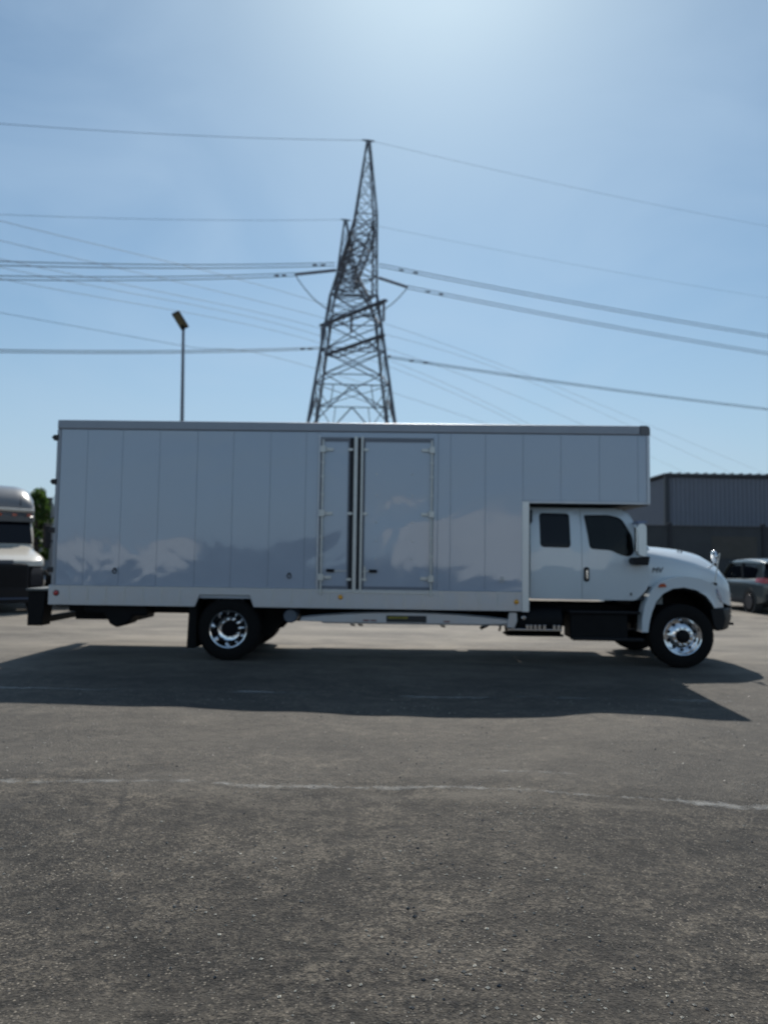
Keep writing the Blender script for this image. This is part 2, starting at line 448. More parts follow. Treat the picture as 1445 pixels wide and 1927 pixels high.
def stripe(pts, w, m):
    me = bpy.data.meshes.new('painted_line')
    vs, fs, uvs = [], [], []
    segs = []
    for (x0, y0), (x1, y1) in zip(pts, pts[1:]):
        k = max(2, int(abs(x1 - x0) / 0.1))
        segs += [(x0 + (x1 - x0) * i / k, y0 + (y1 - y0) * i / k) for i in range(k)]
    segs.append(pts[-1])
    rows = 5
    for i, (x, y) in enumerate(segs):
        wob = noise.noise(Vector((x * 0.8, y, 0))) * 0.05
        for j in range(rows):
            yy = y + wob + (j / (rows - 1) - 0.5) * w
            vs.append((x, yy, gh(x, yy) + 0.004))
    for i in range(len(segs) - 1):
        for j in range(rows - 1):
            a = i * rows + j
            fs.append((a, a + rows, a + rows + 1, a + 1)); uvs.append(((i, j / 4), (i + 1, j / 4), (i + 1, (j + 1) / 4), (i, (j + 1) / 4)))
    me.from_pydata(vs, [], fs)
    ul = me.uv_layers.new(name='UVMap')
    for p, u in zip(me.polygons, uvs):
        for li, c in zip(p.loop_indices, u): ul.data[li].uv = c
        p.use_smooth = True
    o = bpy.data.objects.new('painted_line', me); C.objects.link(o); me.materials.append(m); o['kind'] = 'structure'
    return o
wp = worn_paint('worn_white_paint', 0.86, 1.30, 9)
wp2 = worn_paint('faint_white_paint', 0.96, 1.40, 5)
stripe([(-3.4, 5.62), (-2.6, 5.54), (-0.1, 5.45), (2.3, 5.26), (3.2, 5.2)], 0.13, wp)
stripe([(-2.9, 6.12), (-1.9, 6.02)], 0.12, wp2)
stripe([(-0.4, 5.92), (1.7, 5.74)], 0.16, wp2)
stripe([(-6.5, 9.05), (0, 9.2), (5.5, 9.05)], 0.12, wp)

# loose chips lying on the asphalt near the viewer
def chips():
    bm = bmesh.new()
    rnd = random.Random(3)
    base = [Vector(v) for v in ((1, 0, 0), (-1, 0, 0), (0, 1, 0), (0, -1, 0), (0, 0, 1), (0, 0, -1))]
    fcs = ((0, 2, 4), (2, 1, 4), (1, 3, 4), (3, 0, 4), (2, 0, 5), (1, 2, 5), (3, 1, 5), (0, 3, 5))
    vs, fs = [], []
    for i in range(16000):
        y = 2.0 + 7.5 * rnd.random() ** 1.6
        x = (rnd.random() * 2 - 1) * (0.75 * y + 0.4)
        if noise.noise(Vector((x * 0.9, y * 0.9, 5))) < rnd.random() * 0.6 - 0.35: continue
        s = 0.0022 + 0.0075 * rnd.random() ** 4
        a = rnd.random() * 6.28
        z = gh(x, y) + s * 0.3
        o = len(vs)
        for b in base:
            j = 0.7 + 0.6 * rnd.random()
            px, py, pz = b.x * s * j * 1.3, b.y * s * j, b.z * s * 0.65 * j
            vs.append((x + px * cos(a) - py * sin(a), y + px * sin(a) + py * cos(a), z + pz))
        fs += [tuple(o + k for k in f) for f in fcs]
    me = bpy.data.meshes.new('gravel'); me.from_pydata(vs, [], fs); me.update()
    o = bpy.data.objects.new('gravel', me); C.objects.link(o)
    m = bpy.data.materials.new('stone_chips'); m.use_nodes = True
    n, l = m.node_tree.nodes, m.node_tree.links
    b = n["Principled BSDF"]; b.inputs["Roughness"].default_value = 0.4
    g = n.new("ShaderNodeNewGeometry"); r = n.new("ShaderNodeValToRGB")
    r.color_ramp.elements[0].color = (0.05, 0.05, 0.052, 1); r.color_ramp.elements[1].color = (0.50, 0.46, 0.38, 1)
    r.color_ramp.elements[0].position = 0.2
    l.new(g.outputs["Random Per Island"], r.inputs[0]); l.new(r.outputs[0], b.inputs["Base Color"])
    me.materials.append(m)
    tag(o, 'loose stone chips scattered over the worn asphalt', 'gravel', kind='stuff')
chips()

# ------------------------------------------------------------------ the box truck
# local axes: +x towards the bonnet, y = 0 on the side facing the yard and growing to the far side, z up
TRUCK = empty('moving_truck', (0, 11.65, 0), radians(-1.0))
tag(TRUCK, 'long white moving truck with tall box body and bonneted cab', 'truck')
W = 2.55
XR, XF = -5.47, 4.35          # rear and front end of the box
XP = 2.38                     # front of the lower box (behind the cab)
ZB, ZT, ZA = 0.88, 3.95, 2.66

# core of the box behind the skin panels
bm = bmesh.new()
plate(bm, [(XR + 0.03, 1.02), (XP - 0.03, 1.02), (XP - 0.03, ZA + 0.02), (XF - 0.03, ZA + 0.02), (XF - 0.03, 3.90), (XR + 0.03, 3.90)], [], 0.02, W - 0.02)
obj('box_core', bm, mat('box_inner', (0.50, 0.52, 0.56), rough=0.6), TRUCK)

seams = [-5.40, -4.95, -4.36, -3.74, -3.11, -2.51, -1.89, -1.30]
seams2 = [0.88, 1.09, 1.66, 2.28]
seams3 = [2.28, 2.90, 3.53, 4.16, 4.30]
def skin(x0, x1, z0, z1, y0=0.0, y1=0.02):
    g = 0.0016
    return box('side_panel', (x0 + g, x1 - g, y0, y1, z0, z1), PANEL, TRUCK, 0.003)
for a, b in zip(seams, seams[1:]): skin(a, b, 1.2, 3.79)
skin(-1.30, -1.10, 1.2, 3.79)
for a, b in zip(seams2, seams2[1:]): skin(a, b, 1.2, 3.79)
for a, b in zip(seams3, seams3[1:]): skin(a, b, ZA + 0.03, 3.79)
# strip above the door opening
box('door_header', (-1.097, 0.877, -0.004, 0.02, 3.70, 3.79), PANEL, TRUCK, 0.004)
# the far side as larger sheets
for a, b in zip((-5.40, -2.9, -0.4, 2.28), (-2.9, -0.4, 2.28, 2.281)):
    if b - a > 0.1: box('side_panel', (a + 0.003, b - 0.003, W - 0.02, W, 1.2, 3.79), PANEL, TRUCK)
box('side_panel', (2.283, 4.30, W - 0.02, W, ZA + 0.03, 3.79), PANEL, TRUCK)
# rear wall, front wall, bulkhead, attic floor, roof skin
box('rear_door', (XR + 0.005, XR + 0.03, 0.06, W - 0.06, 1.12, 3.80), PANEL, TRUCK, 0.004)
box('front_wall', (XF - 0.03, XF, 0.03, W - 0.03, ZA + 0.02, 3.84), PANEL, TRUCK, 0.02)
box('roof_skin', (XR + 0.02, XF - 0.03, 0.05, W - 0.05, 3.90, 3.935), ALU, TRUCK)
box('attic_floor', (XP, XF - 0.03, 0.03, W - 0.03, ZA - 0.03, ZA + 0.02), BLACK, TRUCK)

def rail(name, x0, x1, y0, y1, z0, z1, m, bev=0.012): return box(name, (x0, x1, y0, y1, z0, z1), m, TRUCK, bev)
for y0, y1 in ((-0.012, 0.05), (W - 0.05, W + 0.012)):
    rail('top_rail', XR, XF - 0.15, y0, y1, 3.792, ZT, RAIL, 0.02)
    rail('corner_post', XR, XR + 0.068, y0 + 0.004, y1 - 0.004, 0.90, 3.79, RAIL)
    rail('corner_post', XP - 0.115, XP, y0 - 0.004, y1, 0.872, ZA + 0.02, mat('bright_post', (0.80, 0.79, 0.76), rough=0.35, metal=0.25), 0.008)
    rail('corner_post', XF - 0.048, XF + 0.006, y0 + 0.002, y1, ZA - 0.01, 3.80, ALU, 0.012)
    rail('attic_rail', XP + 0.002, XF - 0.05, y0 + 0.004, y1, ZA - 0.012, ZA + 0.028, ALU, 0.006)
    bm = bmesh.new()
    plate(bm, round_poly([(XF - 0.148, 3.795), (XF + 0.008, 3.795), (XF + 0.008, 3.952), (XF - 0.148, 3.952)], [0.002, 0.002, 0.075, 0.002]), [], y0 - 0.004, y1)
    obj('corner_cap', bm, mat('rail_corner_casting', (0.16, 0.155, 0.16), rough=0.5, metal=0.5), TRUCK, None, 0.012)
rail('top_rail', XF - 0.05, XF + 0.004, 0.055, W - 0.055, 3.845, 3.948, RAIL, 0.02)
rail('top_rail', XR, XR + 0.05, 0.055, W - 0.055, 3.81, 3.95, RAIL, 0.02)

# bottom rail with the notch over the rear wheels
notch = [(-3.07, ZB), (-3.00, 1.07), (-2.18, 1.07), (-2.11, ZB)]
outer = [(XR - 0.03, ZB)] + notch + [(XP - 0.118, ZB), (XP - 0.118, 1.197), (XR - 0.03, 1.197)]
for y0, y1 in ((-0.02, 0.035), (W - 0.035, W + 0.02)):
    plate_obj('bottom_rail', outer, [], y0, y1, ALU, TRUCK, 0.008)
x = XR + 0.32
while x < XP - 0.2:
    if not -3.12 < x < -2.05:
        bm = bmesh.new()
        for dx in (-0.012, 0.012):
            tube(bm, [(x + dx, -0.020, 0.93), (x + dx, -0.020, 1.17)], 0.005, 6)
        obj('rivet_row', bm, GALV, TRUCK)
    x += 0.305
bm = bmesh.new()
quad_box(bm, XR + 0.05, XP - 0.12, -0.026, -0.0205, 1.178, 1.192)
obj('rub_strip', bm, GALV, TRUCK)

def lamp(xc, zc, r, m, y=-0.021):
    bm = bmesh.new()
    lathe_y(bm, [(y, r), (y - 0.012, r * 0.92), (y - 0.02, r * 0.55), (y - 0.023, 0.001)], xc, zc, 20)
    o = obj('marker_lamp', bm, m, TRUCK, 50)
    bm = bmesh.new()
    lathe_y(bm, [(y + 0.002, r * 1.18), (y - 0.008, r * 1.18), (y - 0.008, r * 1.0), (y + 0.002, r)], xc, zc, 20)
    obj('bezel', bm, PLASTIC if m is RED else ALU, o, 40)
lamp(-5.37, 1.07, 0.042, RED); lamp(-0.69, 1.07, 0.042, AMBER); lamp(2.17, 1.035, 0.042, AMBER)

# recessed tie rings near the bottom of the panels
for sx, sz in ((-4.42, 1.44), (-1.54, 1.40), (1.94, 1.385)):
    bm = bmesh.new()
    tube(bm, [(sx + 0.03 * cos(t), -0.012, sz + 0.036 * sin(t)) for t in [k * 2 * pi / 14 for k in range(15)]], 0.008, 6)
    quad_box(bm, sx - 0.02, sx + 0.02, -0.014, -0.001, sz + 0.03, sz + 0.055)
    obj('tie_ring', bm, PLASTIC if sx < 1 else GALV, TRUCK)

# side doors
def door(x0, x1):
    d = box('side_door', (x0, x1, -0.010, 0.018, 1.185, 3.685), PANEL, TRUCK, 0.006)
    bm = bmesh.new()
    plate(bm, [(x0 + 0.002, 1.187), (x1 - 0.002, 1.187), (x1 - 0.002, 3.683), (x0 + 0.002, 3.683)],
          [[(x0 + 0.028, 1.25), (x1 - 0.028, 1.25), (x1 - 0.028, 3.63), (x0 + 0.028, 3.63)]], -0.0165, -0.0105)
    obj('door_gasket', bm, mat('grey_gasket', (0.20, 0.21, 0.24), rough=0.7), d)
    return d
dl = door(-1.06, -0.575); dr = door(-0.345, 0.80)
# door frame verticals and the centre double post
for x0, x1, m in ((-1.097, -1.064, ALU), (0.804, 0.877, PANEL)):
    rail('door_frame', x0, x1, -0.016, 0.02, 1.16, 3.74, m, 0.004)
box('door_pocket', (-0.575, -0.345, 0.0, 0.02, 1.15, 3.74), mat('shadow_gap', (0.03, 0.03, 0.035), rough=0.8), TRUCK)
for x0, x1 in ((-0.505, -0.445), (-0.392, -0.352)):
    rail('centre_post', x0, x1, -0.045, -0.001, 1.16, 3.72, GALV, 0.008)
box('threshold', (-1.10, 0.88, -0.035, -0.022, 1.135, 1.165), GALV, TRUCK, 0.004)
# lock rods with keepers
for rx in (-1.015, 0.778):
    bm = bmesh.new(); tube(bm, [(rx, -0.042, 1.10), (rx, -0.042, 3.66)], 0.018, 10)
    rod = obj('lock_rod', bm, GALV, TRUCK, 40)
    for z in (3.50, 2.44, 1.39):
        s = 1 if rx < 0 else -1
        bm = bmesh.new()
        quad_box(bm, rx - 0.045, rx + 0.045, -0.070, -0.017, z - 0.055, z + 0.055)
        quad_box(bm, min(rx + s * 0.047, rx + s * 0.17), max(rx + s * 0.047, rx + s * 0.17), -0.032, -0.0172, z - 0.028, z + 0.028)
        obj('rod_bracket', bm, GALV, rod, None, 0.006)
    for z in (1.75, 2.05, 2.75, 3.05, 3.28):
        bm = bmesh.new(); quad_box(bm, rx - 0.027, rx + 0.027, -0.066, -0.020, z - 0.012, z + 0.012)
        obj('rod_guide', bm, GALV, rod)
for hx0, hx1, z in ((-0.93, -0.80, 1.50), (-0.235, -0.10, 1.50)):
    bm = bmesh.new(); quad_box(bm, hx0, hx1, -0.045, -0.0175, z - 0.026, z + 0.026)
    obj('door_handle', bm, PLASTIC, dl if hx0 < -0.5 else dr, None, 0.008)
bm = bmesh.new(); quad_box(bm, -0.80, -0.60, -0.026, -0.0175, 1.490, 1.506); obj('latch_bar', bm, GALV, dl)
bm = bmesh.new(); quad_box(bm, -0.335, -0.235, -0.026, -0.0175, 1.490, 1.506); obj('latch_bar', bm, GALV, dr)
bm = bmesh.new(); quad_box(bm, -0.315, -0.29, -0.040, -0.0175, 1.36, 1.58); obj('latch_lever', bm, GALV, dr)
for z in (3.5, 2.44, 1.36):
    for hx in (-0.60, -0.345):
        bm = bmesh.new(); quad_box(bm, hx, hx + 0.075, -0.034, -0.0175, z - 0.02, z + 0.02); obj('hinge_strap', bm, GALV, TRUCK)
for zz in (1.7, 2.0, 2.3, 2.75, 3.1):     # faint bolt heads on the wide door
    for xx in (-0.12, 0.46):
        bm = bmesh.new()
        lathe_y(bm, [(-0.010, 0.014), (-0.016, 0.012), (-0.018, 0.0005)], xx, zz, 10)
        obj('bolt_head', bm, GALV, dr)

# rear hinges that stick out past the body, and the rear step
for z in (3.65, 2.91, 2.1, 1.45):
    bm = bmesh.new(); quad_box(bm, XR - 0.06, XR + 0.03, -0.02, 0.10, z - 0.045, z + 0.045)
    quad_box(bm, XR - 0.075, XR - 0.035, -0.035, 0.03, z - 0.02, z + 0.02)
    obj('rear_hinge', bm, mat('dark_steel', (0.05, 0.045, 0.045), rough=0.5, metal=0.5), TRUCK, None, 0.008)
bm = bmesh.new()
quad_box(bm, XR - 0.42, XR - 0.031, 0.02, W - 0.02, 1.10, 1.135)
obj('rear_step', bm, mat('step_grey', (0.13, 0.135, 0.13), rough=0.6, var=0.2, vscale=8), TRUCK, None, 0.006)
for ya in (0.06, W - 0.36):
    bm = bmesh.new()
    plate(bm, [(XR - 0.40, 0.52), (XR - 0.16, 0.52), (XR - 0.10, 1.098), (XR - 0.40, 1.098)], [], ya, ya + 0.30)
    obj('step_bracket', bm, BLACK, TRUCK, None, 0.01)
bm = bmesh.new(); quad_box(bm, XR - 0.398, XR - 0.30, 0.365, W - 0.365, 0.53, 0.64)
obj('rear_bumper_bar', bm, BLACK, TRUCK, None, 0.01)

# chassis
for y0 in (0.82, 1.63):
    rail('frame_rail', XR + 0.25, 5.25, y0, y0 + 0.10, 0.70, 0.96, BLACK)
bm = bmesh.new()
x = XR + 0.2
while x < XP - 0.1:
    quad_box(bm, x, x + 0.06, 0.04, W - 0.04, 0.962, 1.018); x += 0.42
o = obj('cross_members', bm, BLACK, TRUCK); o.name = 'cross_member'; o['kind'] = 'stuff'
rail('underbody', XR + 0.1, XP - 0.02, 0.30, W - 0.30, 0.962, 1.018, BLACK)
rail('subframe', XR + 0.12, -3.25, 0.42, W - 0.42, 0.74, 0.958, BLACK)
rail('subframe', -1.95, 2.0, 0.75, 0.815, 0.72, 0.958, BLACK)
# rear lift gear
bm = bmesh.new()
plate(bm, [(-5.0, 0.90), (-4.95, 0.74), (-4.62, 0.72), (-4.54, 0.56), (-4.42, 0.50), (-4.24, 0.56), (-4.14, 0.70), (-3.92, 0.70), (-3.90, 0.90)], [], 0.15, 0.60)
obj('lift_pump', bm, BLACK, TRUCK, None, 0.03)
rail('hitch_beam', XR + 0.02, -4.3, 0.9, 1.65, 0.56, 0.74, BLACK)
# axles, springs, fuel tank, air tanks, battery box
for ax in (-2.53, 4.87):
    bm = bmesh.new(); tube(bm, [(ax, 0.3, 0.5), (ax, W - 0.3, 0.5)], 0.085 if ax < 0 else 0.06, 12)
    if ax < 0: tube(bm, [(ax, 1.0, 0.5), (ax, 1.15, 0.5), (ax, 1.28, 0.5), (ax, 1.41, 0.5), (ax, 1.55, 0.5)], [0.09, 0.19, 0.23, 0.19, 0.09], 16)
    obj('axle', bm, BLACK, TRUCK, 40)
    for ys in (0.83, 1.64):
        bm = bmesh.new()
        tube(bm, [(ax - 0.7, ys + 0.04, 0.72), (ax - 0.35, ys + 0.04, 0.63), (ax, ys + 0.04, 0.60), (ax + 0.35, ys + 0.04, 0.63), (ax + 0.7, ys + 0.04, 0.72)], 0.05, 6)
        obj('leaf_spring', bm, BLACK, TRUCK)
bm = bmesh.new(); tube(bm, [(-2.4, 1.275, 0.6), (2.9, 1.275, 0.68)], 0.06, 10); obj('drive_shaft', bm, BLACK, TRUCK, 40)
bm = bmesh.new(); tube(bm, [(2.06, 0.33, 0.72), (2.94, 0.33, 0.72)], 0.235, 24)
tank = obj('fuel_tank', bm, BLACK, TRUCK, 40)
bm = bmesh.new()
for k, xx in enumerate((2.10, 2.34, 2.40, 2.47, 2.54, 2.62, 2.78, 2.85)):
    quad_box(bm, xx, xx + 0.045, 0.055, 0.088, 0.585, 0.66)
quad_box(bm, 2.06, 2.94, 0.09, 0.16, 0.56, 0.59)
obj('step_tread', bm, CHROME, tank, None, 0.005)
bm = bmesh.new(); quad_box(bm, 2.04, 2.96, 0.10, 0.55, 0.47, 0.50); obj('tank_guard', bm, BLACK, tank)
rail('battery_box', 3.08, 4.02, 0.12, 0.60, 0.44, 0.86, BLACK, 0.03)
rail('cab_step', 3.05, 4.2, 0.06, 0.30, 0.86, 0.90, PLASTIC)
rail('cab_step', 3.10, 4.25, 0.03, 0.26, 0.42, 0.47, PLASTIC)
rail('far_shadow_block', 1.6, 4.0, W - 0.65, W - 0.12, 0.47, 0.90, BLACK, 0.05)  # added block, pushes the far edge of the ground shadow back
rail('far_shadow_rail', -1.34, 1.4, W - 0.30, W - 0.10, 0.60, 0.80, ALU, 0.02)  # added low rail, carries the same shadow edge further along
bm = bmesh.new(); tube(bm, [(1.62, 0.25, 0.57), (1.86, 0.25, 0.69), (2.02, 0.25, 0.72)], 0.028, 8); obj('exhaust_tip', bm, BLACK, TRUCK, 40)
bm = bmesh.new(); tube(bm, [(1.93, 0.3, 0.72), (1.96, 0.3, 0.58), (1.94, 0.3, 0.53)], 0.02, 6); obj('drain_hose', bm, BLACK, TRUCK, 40)
bm = bmesh.new(); lathe_y(bm, [(0.06, 0.036), (0.03, 0.036), (0.02, 0.025), (0.02, 0.001)], 2.30, 0.775, 16); obj('tank_cap', bm, CHROME, tank, 40)

# mud flaps
for y0 in (0.02, W - 0.62):
    bm = bmesh.new(); plate(bm, [(-3.20, 0.20), (-3.06, 0.20), (-3.055, 1.06), (-3.17, 1.06)], [], y0, y0 + 0.60)
    obj('mud_flap', bm, RUBBER, TRUCK)
    bm = bmesh.new(); plate(bm, [(-2.02, 1.0), (-1.42, 1.0), (-1.50, 0.80), (-1.70, 0.62), (-1.93, 0.36), (-2.02, 0.36)], [], y0 + (0.45 if y0 < 1 else 0.0), y0 + (0.6 if y0 < 1 else 0.15))
    obj('splash_guard', bm, RUBBER, TRUCK)
for yy in (0.03, W - 0.66):
    bm = bmesh.new(); quad_box(bm, -3.10, -2.05, yy, yy + 0.63, 1.075, 1.10); obj('wheel_well', bm, BLACK, TRUCK)
    bm = bmesh.new(); quad_box(bm, -3.10, -2.05, yy + 0.62 if yy < 1 else yy, yy + 0.64 if yy < 1 else yy + 0.02, 0.6, 1.07); obj('wheel_well_wall', bm, BLACK, TRUCK)

# loading ramp carried under the body
N = 24
top = [(-1.33 + 3.46 * k / N, 0.735 + 0.105 * sin(pi * k / N) ** 0.8) for k in range(N + 1)]
ramp_poly = [(-1.36, 0.665)] + top + [(2.15, 0.665), (1.6, 0.648), (-0.8, 0.648)]
ramp = plate_obj('loading_ramp', ramp_poly, [], 0.10, 0.16, ALU, TRUCK, 0.006)
bm = bmesh.new(); tube(bm, [(x_, 0.098, z_ - 0.012) for x_, z_ in top], 0.013, 6); obj('ramp_lip', bm, ALU, ramp, 40)
bm = bmesh.new(); quad_box(bm, -1.0, 2.0, 0.17, 0.95, 0.625, 0.645); obj('ramp_deck', bm, mat('dull_aluminium', (0.35, 0.36, 0.38), rough=0.5, metal=0.6), ramp)
bm = bmesh.new(); quad_box(bm, 0.06, 0.72, 0.094, 0.0985, 0.665, 0.775); lab = obj('ramp_decal', bm, DARKPLATE, ramp)
bm = bmesh.new()
rr = random.Random(11); xx = 0.09
while xx < 0.39:
    w_ = 0.018 + rr.random() * 0.016
    quad_box(bm, xx, xx + w_, 0.0915, 0.0935, 0.722, 0.760); xx += w_ + 0.006
obj('decal_print', bm, YELLOW, lab)
for xx in (-0.32, -0.20, 1.0):
    bm = bmesh.new(); quad_box(bm, xx, xx + 0.10, 0.094, 0.0985, 0.675, 0.70); obj('reflector_strip', bm, mat('faded_red', (0.22, 0.08, 0.08), rough=0.5), ramp)
for px, s in ((-1.52, 1), (2.10, 1)):
    bm = bmesh.new()
    if px < 0:
        lathe_y(bm, [(0.08, 0.001), (0.08, 0.10), (0.10, 0.115), (0.5, 0.115), (0.52, 0.10), (0.52, 0.001)], px, 0.74, 20)
        obj('air_tank', bm, mat('air_tank_grey', (0.10, 0.12, 0.15), rough=0.45), TRUCK, 40)
    else:
        plate(bm, [(2.03, 0.61), (2.16, 0.60), (2.20, 0.72), (2.19, 0.86), (2.07, 0.86), (2.05, 0.74)], [], 0.05, 0.30)
        obj('ramp_bracket', bm, ALU, TRUCK, None, 0.01)
for xx in (-0.55, -0.42, 0.95):
    bm = bmesh.new(); tube(bm, [(xx, 0.25, 0.66), (xx + 0.03, 0.25, 0.60), (xx + 0.09, 0.25, 0.59)], 0.018, 6); obj('ramp_roller', bm, BLACK, ramp)

# ---------------------------------------------------------------- wheels (axis along y)
def wheel_meshes(front):
    R, w = 0.515, 0.27
    bm = bmesh.new()
    prof = [(0.045, 0.292), (0.012, 0.315), (0.0, 0.36), (0.002, 0.42), (0.018, 0.475), (0.04, 0.503)]
    g = [0.055, 0.060, 0.075, 0.080]
    tread = [(0.05, R)]
    for t in (0.085, 0.135, 0.185):
        tread += [(t, R), (t + 0.002, R - 0.012), (t + 0.010, R - 0.012), (t + 0.012, R)]
    tread += [(w - 0.05, R)]
    prof = prof + tread + [(w - q, r) for q, r in prof[::-1]]
    lathe_y(bm, prof, 0, 0, 56)
    tyre = bm
    bm = bmesh.new()
    if front:
        rp = [(0.055, 0.288), (0.016, 0.312), (0.010, 0.306), (0.016, 0.290), (0.040, 0.283), (0.075, 0.272), (0.085, 0.252), (0.060, 0.215), (0.030, 0.178), (0.022, 0.165), (0.020, 0.11)]
        hub = [(0.022, 0.112), (-0.02, 0.105), (-0.045, 0.088), (-0.055, 0.06), (-0.056, 0.001)]
        nut = (0.024, -0.012, 0.142)
        hole_r, hole_y = 0.222, 0.062
    else:
        rp = [(0.055, 0.288), (0.016, 0.312), (0.010, 0.306), (0.016, 0.290), (0.06, 0.275), (0.12, 0.262), (0.150, 0.245), (0.175, 0.21), (0.182, 0.17), (0.182, 0.11)]
        hub = [(0.184, 0.130), (0.10, 0.125), (0.05, 0.122), (0.03, 0.112), (0.022, 0.06), (0.021, 0.001)]
        nut = (0.184, 0.14, 0.145)
        hole_r, hole_y = 0.222, 0.164
    lathe_y(bm, rp, 0, 0, 48)
    lathe_y(bm, [(rp[-1][0], 0.112), (rp[-1][0] + 0.002, 0.001)], 0, 0, 24)
    rim = bm
    bm = bmesh.new(); lathe_y(bm, hub, 0, 0, 28); hubm = bm
    bm = bmesh.new()
    for k in range(10):
        a = 2 * pi * k / 10
        lathe_y(bm, [(nut[0], 0.017), (nut[1], 0.016), (nut[1] - 0.004, 0.009), (nut[1] - 0.004, 0.0005)], nut[2] * cos(a), nut[2] * sin(a), 8)
    nuts = bm
    bm = bmesh.new()
    for k in range(10):
        a = 2 * pi * (k + 0.5) / 10
        c = Vector((hole_r * cos(a), hole_y - 0.004, hole_r * sin(a)))
        n_ = Vector((cos(a) * (0.55 if front else -0.55), -1, sin(a) * (0.55 if front else -0.55))).normalized()
        t1 = Vector((-sin(a), 0, cos(a))); t2 = n_.cross(t1)
        vs = [bm.verts.new(c + n_ * 0.006 + t1 * (0.029 * cos(q)) + t2 * (0.027 * sin(q))) for q in [2 * pi * j / 14 for j in range(14)]]
        bm.faces.new(vs)
    holes = bm
    return tyre, rim, hubm, nuts, holes
def make_wheel(front, x, y, rz=0.0):
    tyre, rim, hubm, nuts, holes = wheel_meshes(front)
    e = empty('wheel', (x, y, 0.515), rz, TRUCK)
    obj('tyre', tyre, RUBBER, e, 35)
    obj('rim', rim, CHROME, e, 40)
    obj('hub', hubm, BLACK if front else mat('hub_grey', (0.008, 0.008, 0.009), rough=0.7, spec=0.1), e, 40)
    obj('lug_nut', nuts, CHROME, e, 40)
    obj('hand_hole', holes, PLASTIC, e)
    return e
def copy_wheel(w, x, y, rz):
    c = w.copy(); C.objects.link(c); c.location = (x, y, 0.515); c.rotation_euler = (0, 0, rz); c.parent = TRUCK
    for ch in w.children:
        d = ch.copy(); C.objects.link(d); d.parent = c
fwh = make_wheel(True, 4.87, 0.02)
copy_wheel(fwh, 4.87, W - 0.02, pi)
rwh = make_wheel(False, -2.53, 0.03)
copy_wheel(rwh, -2.53, W - 0.03, pi)
for y in (0.33, W - 0.60):
    bm, a, b, c, d = wheel_meshes(True)
    for q in (a, b, c, d): q.free()
    o = obj('inner_tyre', bm, RUBBER, TRUCK, 35); o.location = (-2.53, y, 0.515)

# ---------------------------------------------------------------- cab
CY = 0.11                      # cab side lies a little inside the box side
CW = W - CY
win1 = round_poly([(2.585, 1.935), (3.085, 1.925), (3.075, 2.50), (2.575, 2.505)], 0.07)
win2 = round_poly([(3.315, 2.475), (3.40, 1.915), (3.74, 1.895), (3.90, 1.82), (4.05, 1.79), (4.125, 1.87), (4.10, 2.13), (3.93, 2.44), (3.70, 2.485)], [0.03, 0.06, 0.05, 0.06, 0.05, 0.06, 0.08, 0.10, 0.05])
cab_back = [(2.42, 1.085), (3.268, 1.078), (3.262, 2.60), (2.42, 2.605)]
door_poly = round_poly([(3.274, 1.078), (4.16, 1.078), (4.345, 1.28), (4.375, 1.55), (4.335, 1.92), (4.15, 2.30), (4.02, 2.53), (3.86, 2.60), (3.268, 2.60)],
                       [0.01, 0.06, 0.10, 0.06, 0.05, 0.08, 0.10, 0.06, 0.01])
def tumble(o, y_in):
    """lean the upper half of a cab side inwards and round the roof edge."""
    for v in o.data.vertices:
        z = v.co.z
        t = max(0.0, z - 1.75)
        d = 0.10 * t * t / 0.72
        if z > 2.52: d += (z - 2.52) * 0.6
        lo = max(0.0, 1.35 - z)
        d += lo * lo * 0.45
        v.co.y += d * (1 if y_in > 0 else -1)
for side in (0, 1):
    ya, yb = (CY, CY + 0.05) if side == 0 else (CW - 0.05, CW)
    def refine(bm):
        bmesh.ops.subdivide_edges(bm, edges=[e for e in bm.edges if e.calc_length() > 0.25], cuts=3)
        bmesh.ops.triangulate(bm, faces=bm.faces[:])
    bm = bmesh.new(); plate(bm, cab_back, [win1], ya, yb); refine(bm)
    a = obj('cab_side', bm, PAINT, TRUCK, 30); tumble(a, 1 - 2 * side)
    bm = bmesh.new(); plate(bm, door_poly, [win2], ya, yb); refine(bm)
    d = obj('cab_door', bm, PAINT, TRUCK, 30); tumble(d, 1 - 2 * side)
    for wpoly, par, m in ((win1, a, DARKGLASS), (win2, d, GLASS)):
        cx = sum(p[0] for p in wpoly) / len(wpoly); cz = sum(p[1] for p in wpoly) / len(wpoly)
        big = [(cx + (px - cx) * 1.03, cz + (pz - cz) * 1.03) for px, pz in wpoly]
        yo = ya + 0.018 if side == 0 else yb - 0.026
        bm = bmesh.new(); plate(bm, big, [], yo, yo + 0.008)
        g = obj('window_glass', bm, m, par); tumble(g, 1 - 2 * side)
        inner = [(cx + (px - cx) * 0.955, cz + (pz - cz) * 0.955) for px, pz in wpoly]
        bm = bmesh.new(); plate(bm, wpoly, [inner], ya - 0.004 if side == 0 else yb - 0.02, ya + 0.02 if side == 0 else yb + 0.004)
        g = obj('window_seal', bm, PLASTIC, par); tumble(g, 1 - 2 * side)
    if side == 0: DOOR = d
